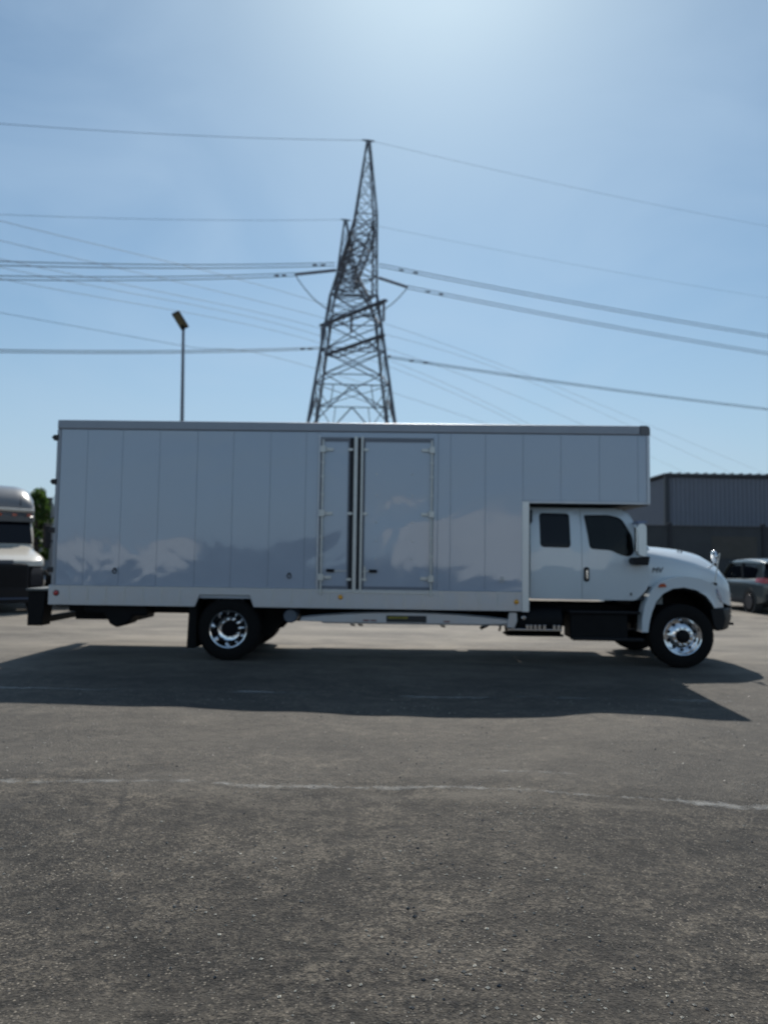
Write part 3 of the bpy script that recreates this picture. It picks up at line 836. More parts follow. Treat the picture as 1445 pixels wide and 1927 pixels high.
# roof, rear wall, floor, windscreen, cowl
bm = bmesh.new()
secs = []
for xx, zz in ((2.42, 2.60), (3.3, 2.603), (3.86, 2.595), (4.00, 2.545)):
    secs.append([(xx, CY + 0.165, zz - 0.02), (xx, CY + 0.32, zz + 0.015), (xx, W / 2, zz + 0.04), (xx, CW - 0.32, zz + 0.015), (xx, CW - 0.165, zz - 0.02), (xx, CW - 0.2, zz - 0.06), (xx, CY + 0.2, zz - 0.06)])
loft(bm, secs); obj('cab_roof', bm, PAINT, TRUCK, 50)
box('cab_rear_wall', (2.42, 2.46, CY + 0.05, CW - 0.05, 1.09, 2.55), CABIN, TRUCK)
box('cab_floor', (2.46, 4.30, CY + 0.06, CW - 0.06, 1.08, 1.14), CABIN, TRUCK)
box('dashboard', (4.02, 4.33, CY + 0.06, CW - 0.06, 1.15, 1.78), CABIN, TRUCK, 0.05)
bm = bmesh.new()
loft(bm, [[(4.03, CY + 0.21, 2.50), (4.03, CW - 0.21, 2.50), (4.05, CW - 0.21, 2.52), (4.05, CY + 0.21, 2.52)],
          [(4.345, CY + 0.07, 1.93), (4.345, CW - 0.07, 1.93), (4.365, CW - 0.07, 1.95), (4.365, CY + 0.07, 1.95)]])
ws = obj('windscreen', bm, GLASS, TRUCK)
for yy, s in ((CY, 1), (CW, -1)):
    bm = bmesh.new(); tube(bm, [(4.365, yy + s * 0.055, 1.90), (4.20, yy + s * 0.10, 2.22), (4.05, yy + s * 0.17, 2.51), (3.95, yy + s * 0.2, 2.57)], 0.035, 8)
    obj('windscreen_pillar', bm, PAINT, TRUCK, 60)
bm = bmesh.new(); tube(bm, [(4.39, CY + 0.10, 1.985), (4.25, CY + 0.2, 2.20)], 0.012, 6); obj('wiper', bm, PLASTIC, TRUCK)
# interior
for y0 in (CY + 0.25, CW - 0.85):
    s = empty('seat', (0, 0, 0), 0, TRUCK)
    bm = bmesh.new(); plate(bm, round_poly([(3.30, 1.55), (3.42, 1.55), (3.36, 2.12), (3.20, 2.12)], 0.05), [], y0, y0 + 0.55); obj('backrest', bm, SEAT, s, None, 0.03)
    bm = bmesh.new(); quad_box(bm, 3.30, 3.82, y0, y0 + 0.55, 1.38, 1.54); obj('cushion', bm, SEAT, s, None, 0.04)
    bm = bmesh.new(); quad_box(bm, 3.24, 3.33, y0 + 0.13, y0 + 0.42, 2.13, 2.33); obj('headrest', bm, SEAT, s, None, 0.03)
bm = bmesh.new(); quad_box(bm, 3.405, 3.50, CY + 0.12, CY + 0.16, 1.93, 2.20); obj('teal_glint', bm, TEAL, TRUCK, None, 0.02)  # teal slab standing in for a glint behind the door glass
bm = bmesh.new()
tube(bm, [(3.86 + 0.08 * sin(t), CW - 0.60 + 0.22 * cos(t), 1.93 + 0.20 * sin(t)) for t in [k * 2 * pi / 24 for k in range(25)]], 0.018, 6)
tube(bm, [(3.86, CW - 0.6, 1.93), (4.1, CW - 0.6, 1.72)], 0.03, 6)
obj('steering_wheel', bm, PLASTIC, TRUCK, 60)
# door handle, keyhole
bm = bmesh.new(); plate(bm, round_poly([(3.295, 1.375), (3.385, 1.375), (3.385, 1.615), (3.295, 1.615)], 0.045), [], CY - 0.012, CY + 0.004); hd = obj('door_handle', bm, PLASTIC, DOOR, None, 0.006)
bm = bmesh.new(); plate(bm, round_poly([(3.328, 1.42), (3.358, 1.42), (3.358, 1.565), (3.328, 1.565)], 0.015), [], CY - 0.035, CY - 0.0125); obj('handle_grip', bm, CHROME, hd, None, 0.006)
bm = bmesh.new(); plate(bm, round_poly([(4.055, 1.155), (4.085, 1.155), (4.085, 1.205), (4.055, 1.205)], 0.01), [], CY + 0.008, CY + 0.022); obj('door_emblem', bm, mat('emblem_grey', (0.08, 0.085, 0.09), rough=0.4), DOOR)
# mirrors
for yy, s in ((CY, -1), (CW, 1)):
    y0, y1 = sorted((yy + s * 0.14, yy + s * 0.30))
    bm = bmesh.new(); plate(bm, round_poly([(4.095, 1.82), (4.205, 1.80), (4.225, 1.86), (4.225, 2.28), (4.19, 2.325), (4.11, 2.325), (4.085, 2.26)], 0.035), [], y0, y1)
    mr_ = obj('side_mirror', bm, mat('mirror_shell', (0.88, 0.88, 0.84), rough=0.25, coat=1.0, coat_ior=1.8), TRUCK, None, 0.03)
    bm = bmesh.new(); quad_box(bm, 4.07, 4.082, y0 + 0.03, y1 - 0.03, 1.88, 2.27); obj('mirror_glass', bm, CHROME, mr_)
    y2, y3 = sorted((yy + s * 0.012, yy + s * 0.24))
    bm = bmesh.new(); plate(bm, round_poly([(4.02, 1.73), (4.06, 1.66), (4.27, 1.655), (4.30, 1.80), (4.21, 1.80), (4.17, 1.785), (4.06, 1.785)], 0.03), [], y2, y3)
    obj('mirror_arm', bm, PLASTIC, mr_, None, 0.012)
    bm = bmesh.new(); plate(bm, round_poly([(4.09, 2.327), (4.20, 2.327), (4.27, 2.36), (4.25, 2.38), (4.10, 2.375)], 0.01), [], y2, y3)
    obj('mirror_cap', bm, mat('blue_grey_paint', (0.16, 0.2, 0.3), rough=0.4), mr_)

# bonnet: rounded sections from the cowl to the nose
def hood_sec(x, w, zb, zs, zc):
    half_ = [(w, zb), (w + 0.005, (zb + zs) / 2), (w - 0.005, zs - 0.09), (w - 0.03, zs - 0.03), (w - 0.09, zs + 0.012), (w - 0.20, zs + (zc - zs) * 0.42), (w - 0.45, zs + (zc - zs) * 0.80), (w * 0.3, zc - 0.004)]
    return [(x, W / 2 - a, z) for a, z in half_] + [(x, W / 2, zc)] + [(x, W / 2 + a, z) for a, z in half_[::-1]]
bm = bmesh.new()
loft(bm, [hood_sec(4.385, 1.07, 1.30, 1.87, 2.00), hood_sec(4.80, 1.05, 1.34, 1.80, 1.98), hood_sec(5.15, 1.02, 1.32, 1.72, 1.945), hood_sec(5.45, 0.97, 1.22, 1.62, 1.88),
          hood_sec(5.68, 0.90, 1.05, 1.52, 1.77), hood_sec(5.82, 0.82, 1.0, 1.42, 1.63), hood_sec(5.88, 0.74, 1.0, 1.30, 1.46), hood_sec(5.90, 0.70, 1.0, 1.10, 1.2)])
hood = obj('bonnet', bm, PAINT, TRUCK, 40)
bm = bmesh.new(); plate(bm, [(5.80, 0.72), (5.93, 0.72), (5.915, 1.24), (5.86, 1.38)], [], 0.62, W - 0.62); grille = obj('grille', bm, PLASTIC, TRUCK, None, 0.03)
for k in range(7):
    bm = bmesh.new(); z = 0.80 + k * 0.06; quad_box(bm, 5.92, 5.955, 0.66, W - 0.66, z, z + 0.03); obj('grille_bar', bm, CHROME, grille)
# wings
arc_in = [(5.40, 0.975), (5.36, 1.05), (5.26, 1.17), (5.10, 1.265), (4.90, 1.305), (4.72, 1.285), (4.56, 1.20), (4.45, 1.07), (4.38, 0.90), (4.335, 0.72), (4.315, 0.57)]
arc_out = [(4.215, 0.57), (4.225, 0.80), (4.27, 1.02), (4.37, 1.24), (4.52, 1.39), (4.70, 1.465), (4.92, 1.49), (5.16, 1.455), (5.38, 1.375), (5.50, 1.29), (5.58, 1.17), (5.635, 1.03), (5.645, 0.975)]
for s in (0, 1):
    y0, y1 = (0.03, 0.28) if s == 0 else (W - 0.28, W - 0.03)
    bm = bmesh.new(); plate(bm, arc_in + arc_out, [], y0, y1)
    # pull the front corner of the wing round towards the grille
    for v in bm.verts:
        t = max(0.0, v.co.x - 5.25) / 0.4
        ins = 0.26 * t * t
        if (s == 0 and v.co.y < 0.2): v.co.y += ins
        if (s == 1 and v.co.y > W - 0.2): v.co.y -= ins
        if s == 0 and v.co.y < 0.2: v.co.y += 0.05 * max(0, 4.45 - v.co.x)
    f = obj('wing', bm, PAINT, TRUCK, 40, 0.03, 3)
    yl = 0.03 if s == 0 else W - 0.03
    sg = -1 if s == 0 else 1
    bm = bmesh.new(); plate(bm, round_poly([(4.475, 1.30), (4.61, 1.31), (4.60, 1.345), (4.56, 1.372), (4.50, 1.355)], 0.015), [], min(yl, yl + sg * 0.025), max(yl, yl + sg * 0.025)); obj('side_indicator', bm, ORANGE, f, None, 0.005)
    ya = (0.10, 0.30) if s == 0 else (W - 0.30, W - 0.10)
    bm = bmesh.new()
    yq = lambda t_: 0.030 + 0.26 * (max(0.0, t_ - 5.25) / 0.4) ** 2
    pts = [(5.46, 1.292), (5.50, 1.262), (5.575, 1.145), (5.605, 1.06), (5.55, 1.10), (5.47, 1.20)]
    A = [bm.verts.new((px, (yq(px) - 0.012) if s == 0 else W - yq(px) + 0.012, pz)) for px, pz in pts]
    B = [bm.verts.new((px, (yq(px) + 0.05) if s == 0 else W - yq(px) - 0.05, pz)) for px, pz in pts]
    bm.faces.new(A); bm.faces.new(B[::-1])
    for i in range(len(A)): bm.faces.new((A[i], B[i], B[(i + 1) % len(A)], A[(i + 1) % len(A)]))
    bmesh.ops.recalc_face_normals(bm, faces=bm.faces)
    obj('headlamp', bm, mat('headlamp_lens', (0.28, 0.36, 0.52), rough=0.08, metal=0.4, coat=1), f)
    # inner splash liner and wheel housing
    y0, y1 = (0.075, 0.80) if s == 0 else (W - 0.80, W - 0.075)
    sh = lambda k: [(4.87 + (px - 4.87) * k, 0.52 + (pz - 0.52) * k) for px, pz in arc_in]
    bm = bmesh.new(); plate(bm, sh(0.985) + sh(0.955)[::-1], [], y0, y1); obj('wheel_housing', bm, BLACK, f)
    bm = bmesh.new(); quad_box(bm, 4.44, 4.60, y0 + 0.10 if s == 0 else y1 - 0.12, y0 + 0.12 if s == 0 else y1 - 0.10, 1.02, 1.19); obj('liner_panel', bm, mat('liner_grey', (0.22, 0.23, 0.22), rough=0.6), f)
box('engine_block', (4.3, 5.45, 0.85, W - 0.85, 0.55, 1.5), BLACK, TRUCK)
# bumper
bm = bmesh.new()
pr = [(5.36, 0.965), (5.64, 0.965), (5.67, 0.80), (5.62, 0.62), (5.46, 0.60), (5.40, 0.70)]
secs = []
for y, dx in ((0.10, -0.08), (0.20, 0.02), (0.42, 0.16), (0.8, 0.29), (W / 2, 0.34), (W - 0.8, 0.29), (W - 0.42, 0.16), (W - 0.20, 0.02), (W - 0.10, -0.08)):
    secs.append([(px + (dx if px > 5.5 else 0), y, pz) for px, pz in pr])
loft(bm, secs); bumper = obj('bumper', bm, PLASTIC, TRUCK, 40, 0.015)
bm = bmesh.new(); tube(bm, [(5.70, 0.5, 0.70), (5.90, 0.5, 0.69)], 0.022, 8); obj('tow_pin', bm, BLACK, bumper)
# nose mirrors on stalks, guide rods, hood lettering
for yy, h in ((0.36, 0.0), (W - 0.36, -0.0)):
    bm = bmesh.new(); tube(bm, [(5.42, yy + (0.06 if yy < 1 else -0.06), 1.58), (5.52, yy, 1.68), (5.55, yy, 1.75)], 0.014, 8)
    st = obj('hood_mirror', bm, CHROME, TRUCK, 60)
    bm = bmesh.new()
    tube(bm, [(5.505, yy, 1.80), (5.52, yy, 1.80), (5.545, yy, 1.81), (5.55, yy, 1.81)], [0.02, 0.085, 0.10, 0.095], 18)
    bmesh.ops.scale(bm, vec=(1, 1, 1.1), verts=bm.verts, space=Matrix.Translation((0, 0, -1.81)))
    obj('mirror_head', bm, CHROME, st, 60)
for yy, x0, x1 in ((0.16, 5.45, 5.54), (W - 0.16, 5.45, 5.51)):
    bm = bmesh.new(); tube(bm, [(x0, yy, 1.36), ((x0 + x1) / 2, yy, 1.62), (x1, yy, 1.87)], 0.011, 6)
    gr = obj('guide_rod', bm, GALV, TRUCK, 60)
    bm = bmesh.new(); quad_box(bm, x0 - 0.04, x0 + 0.03, yy - 0.03, yy + 0.06, 1.34, 1.385); obj('rod_foot', bm, PLASTIC, gr)
for dx in (0, 0.05):
    bm = bmesh.new(); tube(bm, [(5.05 + dx, 0.62, 1.86), (5.04 + dx, 0.62, 1.925)], 0.012, 6); obj('hood_latch', bm, PLASTIC, hood)
tx = bpy.data.curves.new('badge', 'FONT'); tx.body = 'MV'; tx.size = 0.13; tx.extrude = 0.004; tx.shear = 0.18
to = bpy.data.objects.new('badge_text', tx); C.objects.link(to)
bpy.context.view_layer.update()
bme = bpy.data.meshes.new_from_object(to.evaluated_get(bpy.context.evaluated_depsgraph_get()))
bpy.data.objects.remove(to)
badge = bpy.data.objects.new('bonnet_badge', bme); C.objects.link(badge); badge.parent = hood
badge.location = (4.435, W / 2 - 1.082, 1.535); badge.rotation_euler = (radians(90), 0, 0)
bme.materials.clear(); bme.materials.append(mat('emblem_grey', (0.08, 0.085, 0.09)))

# ------------------------------------------------------------------ lamp post
LP = empty('lamp_post', (-9.2, 32, 0))
tag(LP, 'tall thin grey lamp post with tilted flat lamp head, behind the moving truck', 'lamp post')
bm = bmesh.new(); tube(bm, [(0, 0, 0), (-0.05, 0, 7.5), (-0.13, 0, 12.05)], [0.11, 0.085, 0.06], 10); obj('pole', bm, mat('lamp_pole', (0.16, 0.165, 0.19), rough=0.5, metal=0.3), LP, 60)
bm = bmesh.new(); quad_box(bm, -0.2, 0.2, -0.2, 0.2, 0, 0.06); obj('base_plate', bm, STEEL, LP)
bm = bmesh.new(); quad_box(bm, -0.20, 0.20, -0.42, 0.42, -0.05, 0.05)
hd = obj('lamp_head', bm, mat('lamp_housing', (0.05, 0.045, 0.045), rough=0.5), LP, None, 0.02)
hd.location = (-0.25, -0.12, 12.42); hd.rotation_euler = (radians(-50), radians(-18), radians(-18))
bm = bmesh.new(); quad_box(bm, -0.15, 0.15, -0.32, 0.34, -0.062, -0.052); obj('lens', bm, mat('lamp_lens', (0.12, 0.11, 0.06), rough=0.3), hd)
bm = bmesh.new(); tube(bm, [(-0.13, 0, 12.0), (-0.16, 0, 12.25)], 0.075, 8); obj('head_joint', bm, BLACK, LP)

# ------------------------------------------------------------------ transmission tower
TC = Vector((-3.75, 78.6, 0))
AX = Vector((-0.186, 0.983, 0)).normalized(); NX = Vector((0.983, 0.186, 0)).normalized()
BNX, BAX = Vector((0.9988, 0.048, 0)), Vector((-0.048, 0.9988, 0))
def tb(n, a, z): return BNX * n * (6.55 - 0.1345 * z) / half(z) + BAX * a * (9.6 - 0.205 * z) / half(z) + Vector((0, 0, z))   # body of the tower, deeper than wide
def tp(n, a, z): return NX * n + AX * a + Vector((0, 0, z))       # relative to the tower foot
TOWER = empty('transmission_tower', TC)
tag(TOWER, 'steel lattice transmission tower with two pointed peaks rising behind the truck', 'pylon')
def half(z): return 6.95 - 0.1405 * z if z <= 30 else 2.73
corners = ((-1, -1), (1, -1), (1, 1), (-1, 1))
for sx, sy in corners:
    bm = bmesh.new()
    beam(bm, tb(sx * half(0), sy * half(0), 0), tb(sx * half(30), sy * half(30), 30), 0.22)
    quad_box(bm, *[v for c, q in zip(tb(sx * half(0), sy * half(0), 0), (0.4, 0.4, 0)) for v in (c - q, c + (q or 0.5))])
    obj('leg', bm, STEEL, TOWER)
levels = [0, 8.2, 14.6, 19.6, 23.4, 26.4, 30]
br = bmesh.new()
for i, z in enumerate(levels):
    h = half(z)
    if i:
        for (ax_, ay_), (bx_, by_) in zip(corners, corners[1:] + corners[:1]):
            beam(br, tb(ax_ * h, ay_ * h, z), tb(bx_ * h, by_ * h, z), 0.10)
        beam(br, tb(-h, -h, z), tb(h, h, z), 0.06); beam(br, tb(h, -h, z), tb(-h, h, z), 0.06)
for i, (z0, z1) in enumerate(zip(levels, levels[1:])):
    h0, h1, zm = half(z0), half(z1), (z0 + z1) / 2
    hm = half(zm)
    for (ax_, ay_), (bx_, by_) in zip(corners, corners[1:] + corners[:1]):
        if i < 3:    # K bracing with secondary struts
            m0 = tb((ax_ + bx_) / 2 * h1, (ay_ + by_) / 2 * h1, z1)
            for cx_, cy_ in ((ax_, ay_), (bx_, by_)):
                foot = tb(cx_ * h0, cy_ * h0, z0)
                beam(br, foot, m0, 0.13)
                q = foot.lerp(m0, 0.5); leg = tb(cx_ * hm, cy_ * hm, zm)
                beam(br, q, leg, 0.08); beam(br, q, tb(cx_ * h1, cy_ * h1, z1), 0.08); beam(br, foot.lerp(m0, 0.25), tb(cx_ * half(z0 + (z1 - z0) * .4), cy_ * half(z0 + (z1 - z0) * .4), z0 + (z1 - z0) * .4), 0.07)
                beam(br, q, tb((cx_ + (ax_ + bx_) / 2) / 2 * h1, (cy_ + (ay_ + by_) / 2) / 2 * h1, z1), 0.07)
        else:
            beam(br, tb(ax_ * h0, ay_ * h0, z0), tb(bx_ * h1, by_ * h1, z1), 0.105)
            beam(br, tb(bx_ * h0, by_ * h0, z0), tb(ax_ * h1, ay_ * h1, z1), 0.105)
o = obj('bracing', br, STEEL, TOWER); o['kind'] = 'stuff'
# the two heads that lean out towards and away from the viewer, each carrying a peak
def lattice_between(bm, A, B, k, wm, wd):
    """A, B: four corners each; main chords, rings and X bracing."""
    for a, b in zip(A, B): beam(bm, a, b, wm)
    for i in range(k + 1):
        t = i / k
        P = [a.lerp(b, t) for a, b in zip(A, B)]
        for j in range(4): beam(bm, P[j], P[(j + 1) % 4], wd)
        if i < k:
            Q = [a.lerp(b, (i + 1) / k) for a, b in zip(A, B)]
            for j in range(4):
                beam(bm, P[j], Q[(j + 1) % 4], wd); beam(bm, P[(j + 1) % 4], Q[j], wd)
HEADS = []
for s in (-1, 1):
    low = [tb(-2.73, s * 2.73, 30), tb(2.73, s * 2.73, 30), tp(2.0, s * 0.4, 31), tp(-2.0, s * 0.4, 31)]
    top_ = [tp(-1.05, s * 8.6, 36.6), tp(1.05, s * 8.6, 36.6), tp(1.05, s * 6.4, 36.6), tp(-1.05, s * 6.4, 36.6)]
    bm = bmesh.new(); lattice_between(bm, low, top_, 4, 0.18, 0.075)
    hd_ = obj('tower_head', bm, STEEL, TOWER)
    apex = tp(0, s * 8.75, 44.2)
    tip = [apex + NX * (q * 0.12) + AX * (w_ * 0.12) for q, w_ in ((-1, s), (1, s), (1, -s), (-1, -s))]
    bm = bmesh.new(); lattice_between(bm, top_, tip, 4, 0.14, 0.05)
    beam(bm, apex - NX * 0.6, apex + NX * 0.6, 0.12)
    obj('peak', bm, STEEL, TOWER)
for zz0, zz1 in ((34.4, 36.5),):
    A = [tp(-1.0, -7.3, zz0), tp(1.0, -7.3, zz0), tp(1.0, -7.3, zz1), tp(-1.0, -7.3, zz1)]
    B = [tp(-1.0, 7.3, zz0), tp(1.0, 7.3, zz0), tp(1.0, 7.3, zz1), tp(-1.0, 7.3, zz1)]
    bm = bmesh.new(); lattice_between(bm, A, B, 5, 0.15, 0.065); obj('bridge', bm, STEEL, TOWER)
def rel(p): return Vector(p) - TC
def insulator(bm, p, q, r=0.16, ribs=None):
    p, q = Vector(p), Vector(q); L = (q - p).length
    k = ribs or int(L / 0.22)
    pts, rs = [], []
    for i in range(k):
        for t, rr_ in ((0.0, 0.5), (0.35, 1.0), (0.6, 1.0), (0.95, 0.5)):
            pts.append(p.lerp(q, (i + t) / k)); rs.append(r * rr_)
    tube(bm, pts, rs, 8)
# slanting crossarms with suspension strings
for pa, pb in (((-7.75, 82.0, 28.8), (-0.10, 73.4, 28.8)), ((-7.13, 81.7, 25.2), (-0.29, 73.85, 25.2))):
    a, b = rel(pa), rel(pb)
    d = (b - a).normalized(); sd = Vector((-d.y, d.x, 0)) * 0.28
    bm = bmesh.new()
    for off in (sd, -sd): beam(bm, a + off * 0.3, b + off * 0.3, 0.24); 
    low_ = Vector((0, 0, -0.75))
    beam(bm, a, a.lerp(b, .2) + low_, 0.12); beam(bm, a.lerp(b, .2) + low_, a.lerp(b, .8) + low_, 0.12); beam(bm, a.lerp(b, .8) + low_, b, 0.12)
    for i in range(12):
        t0, t1 = i / 12, (i + 1) / 12
        l0 = low_ * min(1, t0 * 5, (1 - t0) * 5); l1 = low_ * min(1, t1 * 5, (1 - t1) * 5)
        if i % 2: beam(bm, a.lerp(b, t0), a.lerp(b, t1) + l1, 0.07)
        else: beam(bm, a.lerp(b, t0) + l0, a.lerp(b, t1), 0.07)
    arm = obj('crossarm', bm, STEEL, TOWER)
    if pa[2] > 27:
        for t in (0.02, 0.5, 0.97):
            q = a.lerp(b, t)
            bm = bmesh.new(); insulator(bm, q + Vector((0, 0, -0.2)), q + Vector((0, 0, -2.2)), 0.17); obj('insulator_string', bm, INSUL, arm, 40)

# ------------------------------------------------------------------ power lines
def curve(p, q, sag, n=24, t1=1.0):
    p, q = Vector(p), Vector(q)
    out = []
    for i in range(n + 1):
        t = t1 * i / n
        v = p.lerp(q, t) if t <= 1 else p + (q - p) * t
        v = v.copy(); v.z -= sag * 4 * t * (1 - t) if t <= 1 else -sag * 4 * t * (t - 1) * 0.5
        out.append(v)
    return out
def span(par, name, p, q, sag, r, ext=1.5, twin=0.0):
    if twin:
        for dz in (-twin / 2, twin / 2):
            bm = bmesh.new(); tube(bm, [v + Vector((0, 0, dz)) - par.location for v in curve(p, q, sag, 30, ext)], r, 5); obj(name, bm, CABLE, par, 60)
    else:
        bm = bmesh.new(); tube(bm, [v - par.location for v in curve(p, q, sag, 30, ext)], r, 5); obj(name, bm, CABLE, par, 60)
def dead_end(label, lt, li, le, rt_, ri, re, tw, jumper=True, group='conductors held by the lattice tower'):
    o = empty('power_line', lt); tag(o, label, 'power line', group)
    for a, b, e in ((lt, li, le), (rt_, ri, re)):
        a, b, e = Vector(a), Vector(b), Vector(e)
        if (b - a).length > 0.3:
            bm = bmesh.new(); insulator(bm, a - o.location, b - o.location, 0.20); obj('insulator_string', bm, INSUL, o, 40)
            for f in (0.25, 0.5):
                pass
        span(o, 'conductor', b, e, 0.25, 0.045, 1.6, tw)
        for t in (0.045, 0.075):
            c = b.lerp(e, t) - o.location
            bm = bmesh.new(); tube(bm, [c + Vector((-0.25, 0, -0.12)), c + Vector((0.25, 0.05, -0.1))], 0.10, 6); obj('damper', bm, CABLE, o)
    if jumper:
        a, b = Vector(li), Vector(ri)
        pts = []
        for i in range(25):
            t = i / 24
            v = a.lerp(b, t); v.z -= 4.6 * (1 - abs(2 * t - 1) ** 2.2); v.y -= 1.5 * sin(pi * t)
            pts.append(v - o.location)
        bm = bmesh.new(); tube(bm, pts, 0.06, 6); obj('jumper_loop', bm, CABLE, o, 60)
    return o
dead_end('paired conductor meeting the tower highest, without hanging loop', (-5.58, 75.0, 33.28), (-5.7, 74.95, 33.28), (-32.43, 58, 25.82), (-1.09, 75, 33.35), (-0.9, 75.1, 33.3), (52.57, 96, 32.84), 0.34, False)
dead_end('paired conductor on thick insulators with drooping loop below the tower waist', (-5.79, 78.0, 33.87), (-10.19, 76.5, 32.71), (-34.61, 62, 26.17), (-1.0, 78.5, 33.28), (2.35, 79.5, 32.61), (54.7, 100, 31.58), 0.34, True)
dead_end('lowest paired conductor, level with the lower tower crossarm', (-7.13, 81.7, 25.95), (-7.61, 81.6, 26.0), (-34.29, 62, 19.51), (0.2, 80, 24.7), (0.51, 80, 24.56), (54.54, 100, 23.49), 0.22, False)
for lab, p, a, b in (('thin shield wire strung from the tallest peak of the tower', tp(0, -8.75, 44.25) + TC, (-31.31, 55, 36.09), (52.33, 95, 47.95)),
                     ('thin shield wire strung from the shorter looking tower peak', tp(0, 8.75, 44.25) + TC, (-39.39, 70, 35.89), (63.1, 115, 45.45))):
    o = empty('shield_wire', p); tag(o, lab, 'wire', 'thin wires on the tower peaks')
    span(o, 'wire', p, a, 0.3, 0.020, 1.6); span(o, 'wire', p, b, 0.4, 0.014, 1.6)

# second line passing behind, seen as fainter diagonals
diag = ['topmost faint wire slanting down behind the tower', 'second faint wire slanting down behind the tower', 'third faint wire slanting down behind the tower',
        'fourth faint paired wire slanting down behind the tower', 'lowest faint wire slanting down behind the lamp post']
DIAG_PTS = [
    [(-33.73, 60, 30.44), (-10.6, 95, 36.7), (27.2, 140, 38.9), (89.6, 200, 34.2)],
    [(-34.77, 62, 29.58), (-8.0, 100, 35.6), (27.0, 140, 37.9), (90.0, 200, 30.5)],
    [(-35.81, 64, 28.72), (-8.2, 103, 34.9), (28.5, 140, 33.2), (84.0, 220, 33.6)],
    [(-36.85, 66, 28.2), (-8.8, 106, 34.2), (28.0, 145, 29.8), (80.0, 225, 24.0)],
    [(-36.68, 66, 24.35), (-20.5, 70, 22.6), (-8.0, 82, 23.6), (40.0, 140, 22.0)],
]
for i, (lab, P) in enumerate(zip(diag, DIAG_PTS)):
    P = [Vector(p) for p in P]
    P = [P[0] + (P[0] - P[1]) * 0.8] + P + [P[-1] + (P[-1] - P[-2]) * 0.6]
    pts = []
    for k in range(1, len(P) - 2):
        for j in range(10):
            t = j / 10
            a, b, c, d = P[k - 1], P[k], P[k + 1], P[k + 2]
            pts.append(0.5 * ((2 * b) + (c - a) * t + (2 * a - 5 * b + 4 * c - d) * t * t + (3 * b - a - 3 * c + d) * t ** 3))
    pts = [P[0]] + pts + [P[-2], P[-1]]
    o = empty('distant_wire', pts[0]); tag(o, lab, 'wire', 'fainter wires of the second line')
    for off in ((0,) if i != 3 else (-0.55, 0.55)):
        bm = bmesh.new(); tube(bm, [p + Vector((0, 0, off)) - pts[0] for p in pts], 0.026 if i != 4 else 0.022, 5); obj('wire', bm, CABLE, o, 60)

# ------------------------------------------------------------------ metal building and yard wall, right
MB = empty('metal_building', (16.0, 40, 0))
tag(MB, 'grey corrugated metal building rising above the dark yard wall', 'building')
SIDING = mat('corrugated_siding', (0.19, 0.20, 0.235), rough=0.5, metal=0.2, var=0.14, vscale=1.2)
def corrug(w, h0, h1, ribs, depth=0.05):
    bm = bmesh.new(); prof = []
    for k in range(ribs):
        x0 = w * k / ribs; s = w / ribs
        prof += [(x0, 0), (x0 + s * .55, 0), (x0 + s * .65, -depth), (x0 + s * .90, -depth)]
    prof.append((w, 0))
    A = [bm.verts.new((x, y, h0)) for x, y in prof]; B = [bm.verts.new((x, y, h1)) for x, y in prof]
    for i in range(len(prof) - 1): bm.faces.new((A[i], A[i + 1], B[i + 1], B[i]))
    return bm
WB = 26
panel0 = obj('wall_panel', corrug(1.0, 0.0, 6.45, 4), SIDING, MB); panel0.location = (0.12, 0, 0)
for k in range(1, WB):
    c = panel0.copy(); C.objects.link(c); c.location = (0.12 + k, 0, 0)
for k in range(16):
    c = panel0.copy(); C.objects.link(c); c.location = (0, 0.12 + (k + 1), 0); c.rotation_euler = (0, 0, radians(-90))
for loc in ((0, 0),):
    bm = bmesh.new(); quad_box(bm, -0.14, 0.12, -0.10, 0.12, 0, 6.55); obj('corner_trim', bm, mat('dark_trim', (0.04, 0.042, 0.05), rough=0.5), MB)
bm = bmesh.new(); quad_box(bm, 0.13, WB + 0.1, 0.06, 16.0, 0, 6.4); obj('inner_shell', bm, mat('shell_dark', (0.05, 0.05, 0.055), rough=0.9), MB)
bm = bmesh.new(); quad_box(bm, -0.16, WB + 0.2, -0.14, -0.06, 6.46, 6.62); obj('eave_trim', bm, mat('dark_trim', (0.04, 0.042, 0.05)), MB)
bm = bmesh.new()
plate(bm, [(-0.22, 6.56), (-0.22, 6.66), (WB + 0.2, 6.66), (WB + 0.2, 6.56)], [], -0.25, 16.2); obj('roof', bm, mat('roof_sheet', (0.11, 0.11, 0.12), rough=0.6, metal=0.2), MB)
bm = bmesh.new()
for k in range(int(WB / 0.5)): quad_box(bm, k * 0.5 + 0.1, k * 0.5 + 0.18, -0.28, 0.4, 6.662, 6.72)
o = obj('roof_rib', bm, mat('roof_sheet', (0.11, 0.11, 0.12)), MB); o['kind'] = 'stuff'

YW = empty('yard_wall', (5, 36, 0))
tag(YW, 'long dark concrete yard wall in front of the metal building', 'wall')
WALLM = mat('dark_block_wall', (0.055, 0.058, 0.062), rough=0.85, var=0.35, vscale=0.9, bump=0.3, bscale=8)
w0 = box('wall_panel', (0.09, 4.66, -0.06, 0.06, 0, 3.46), WALLM, YW)
w0.location.x = 0
for k in range(1, 8):
    c = w0.copy(); C.objects.link(c); c.location.x = k * 4.75
p0 = box('post', (-0.085, 0.085, -0.13, 0.13, 0, 3.66), mat('dark_post', (0.035, 0.035, 0.04), rough=0.8), YW, 0.01)
for k in range(1, 9):
    c = p0.copy(); C.objects.link(c); c.location.x = k * 4.75
c0 = box('coping', (0.09, 4.66, -0.10, 0.10, 3.465, 3.53), mat('coping', (0.05, 0.052, 0.058), rough=0.8), YW, 0.01)
for k in range(1, 8):
    c = c0.copy(); C.objects.link(c); c.location.x = k * 4.75
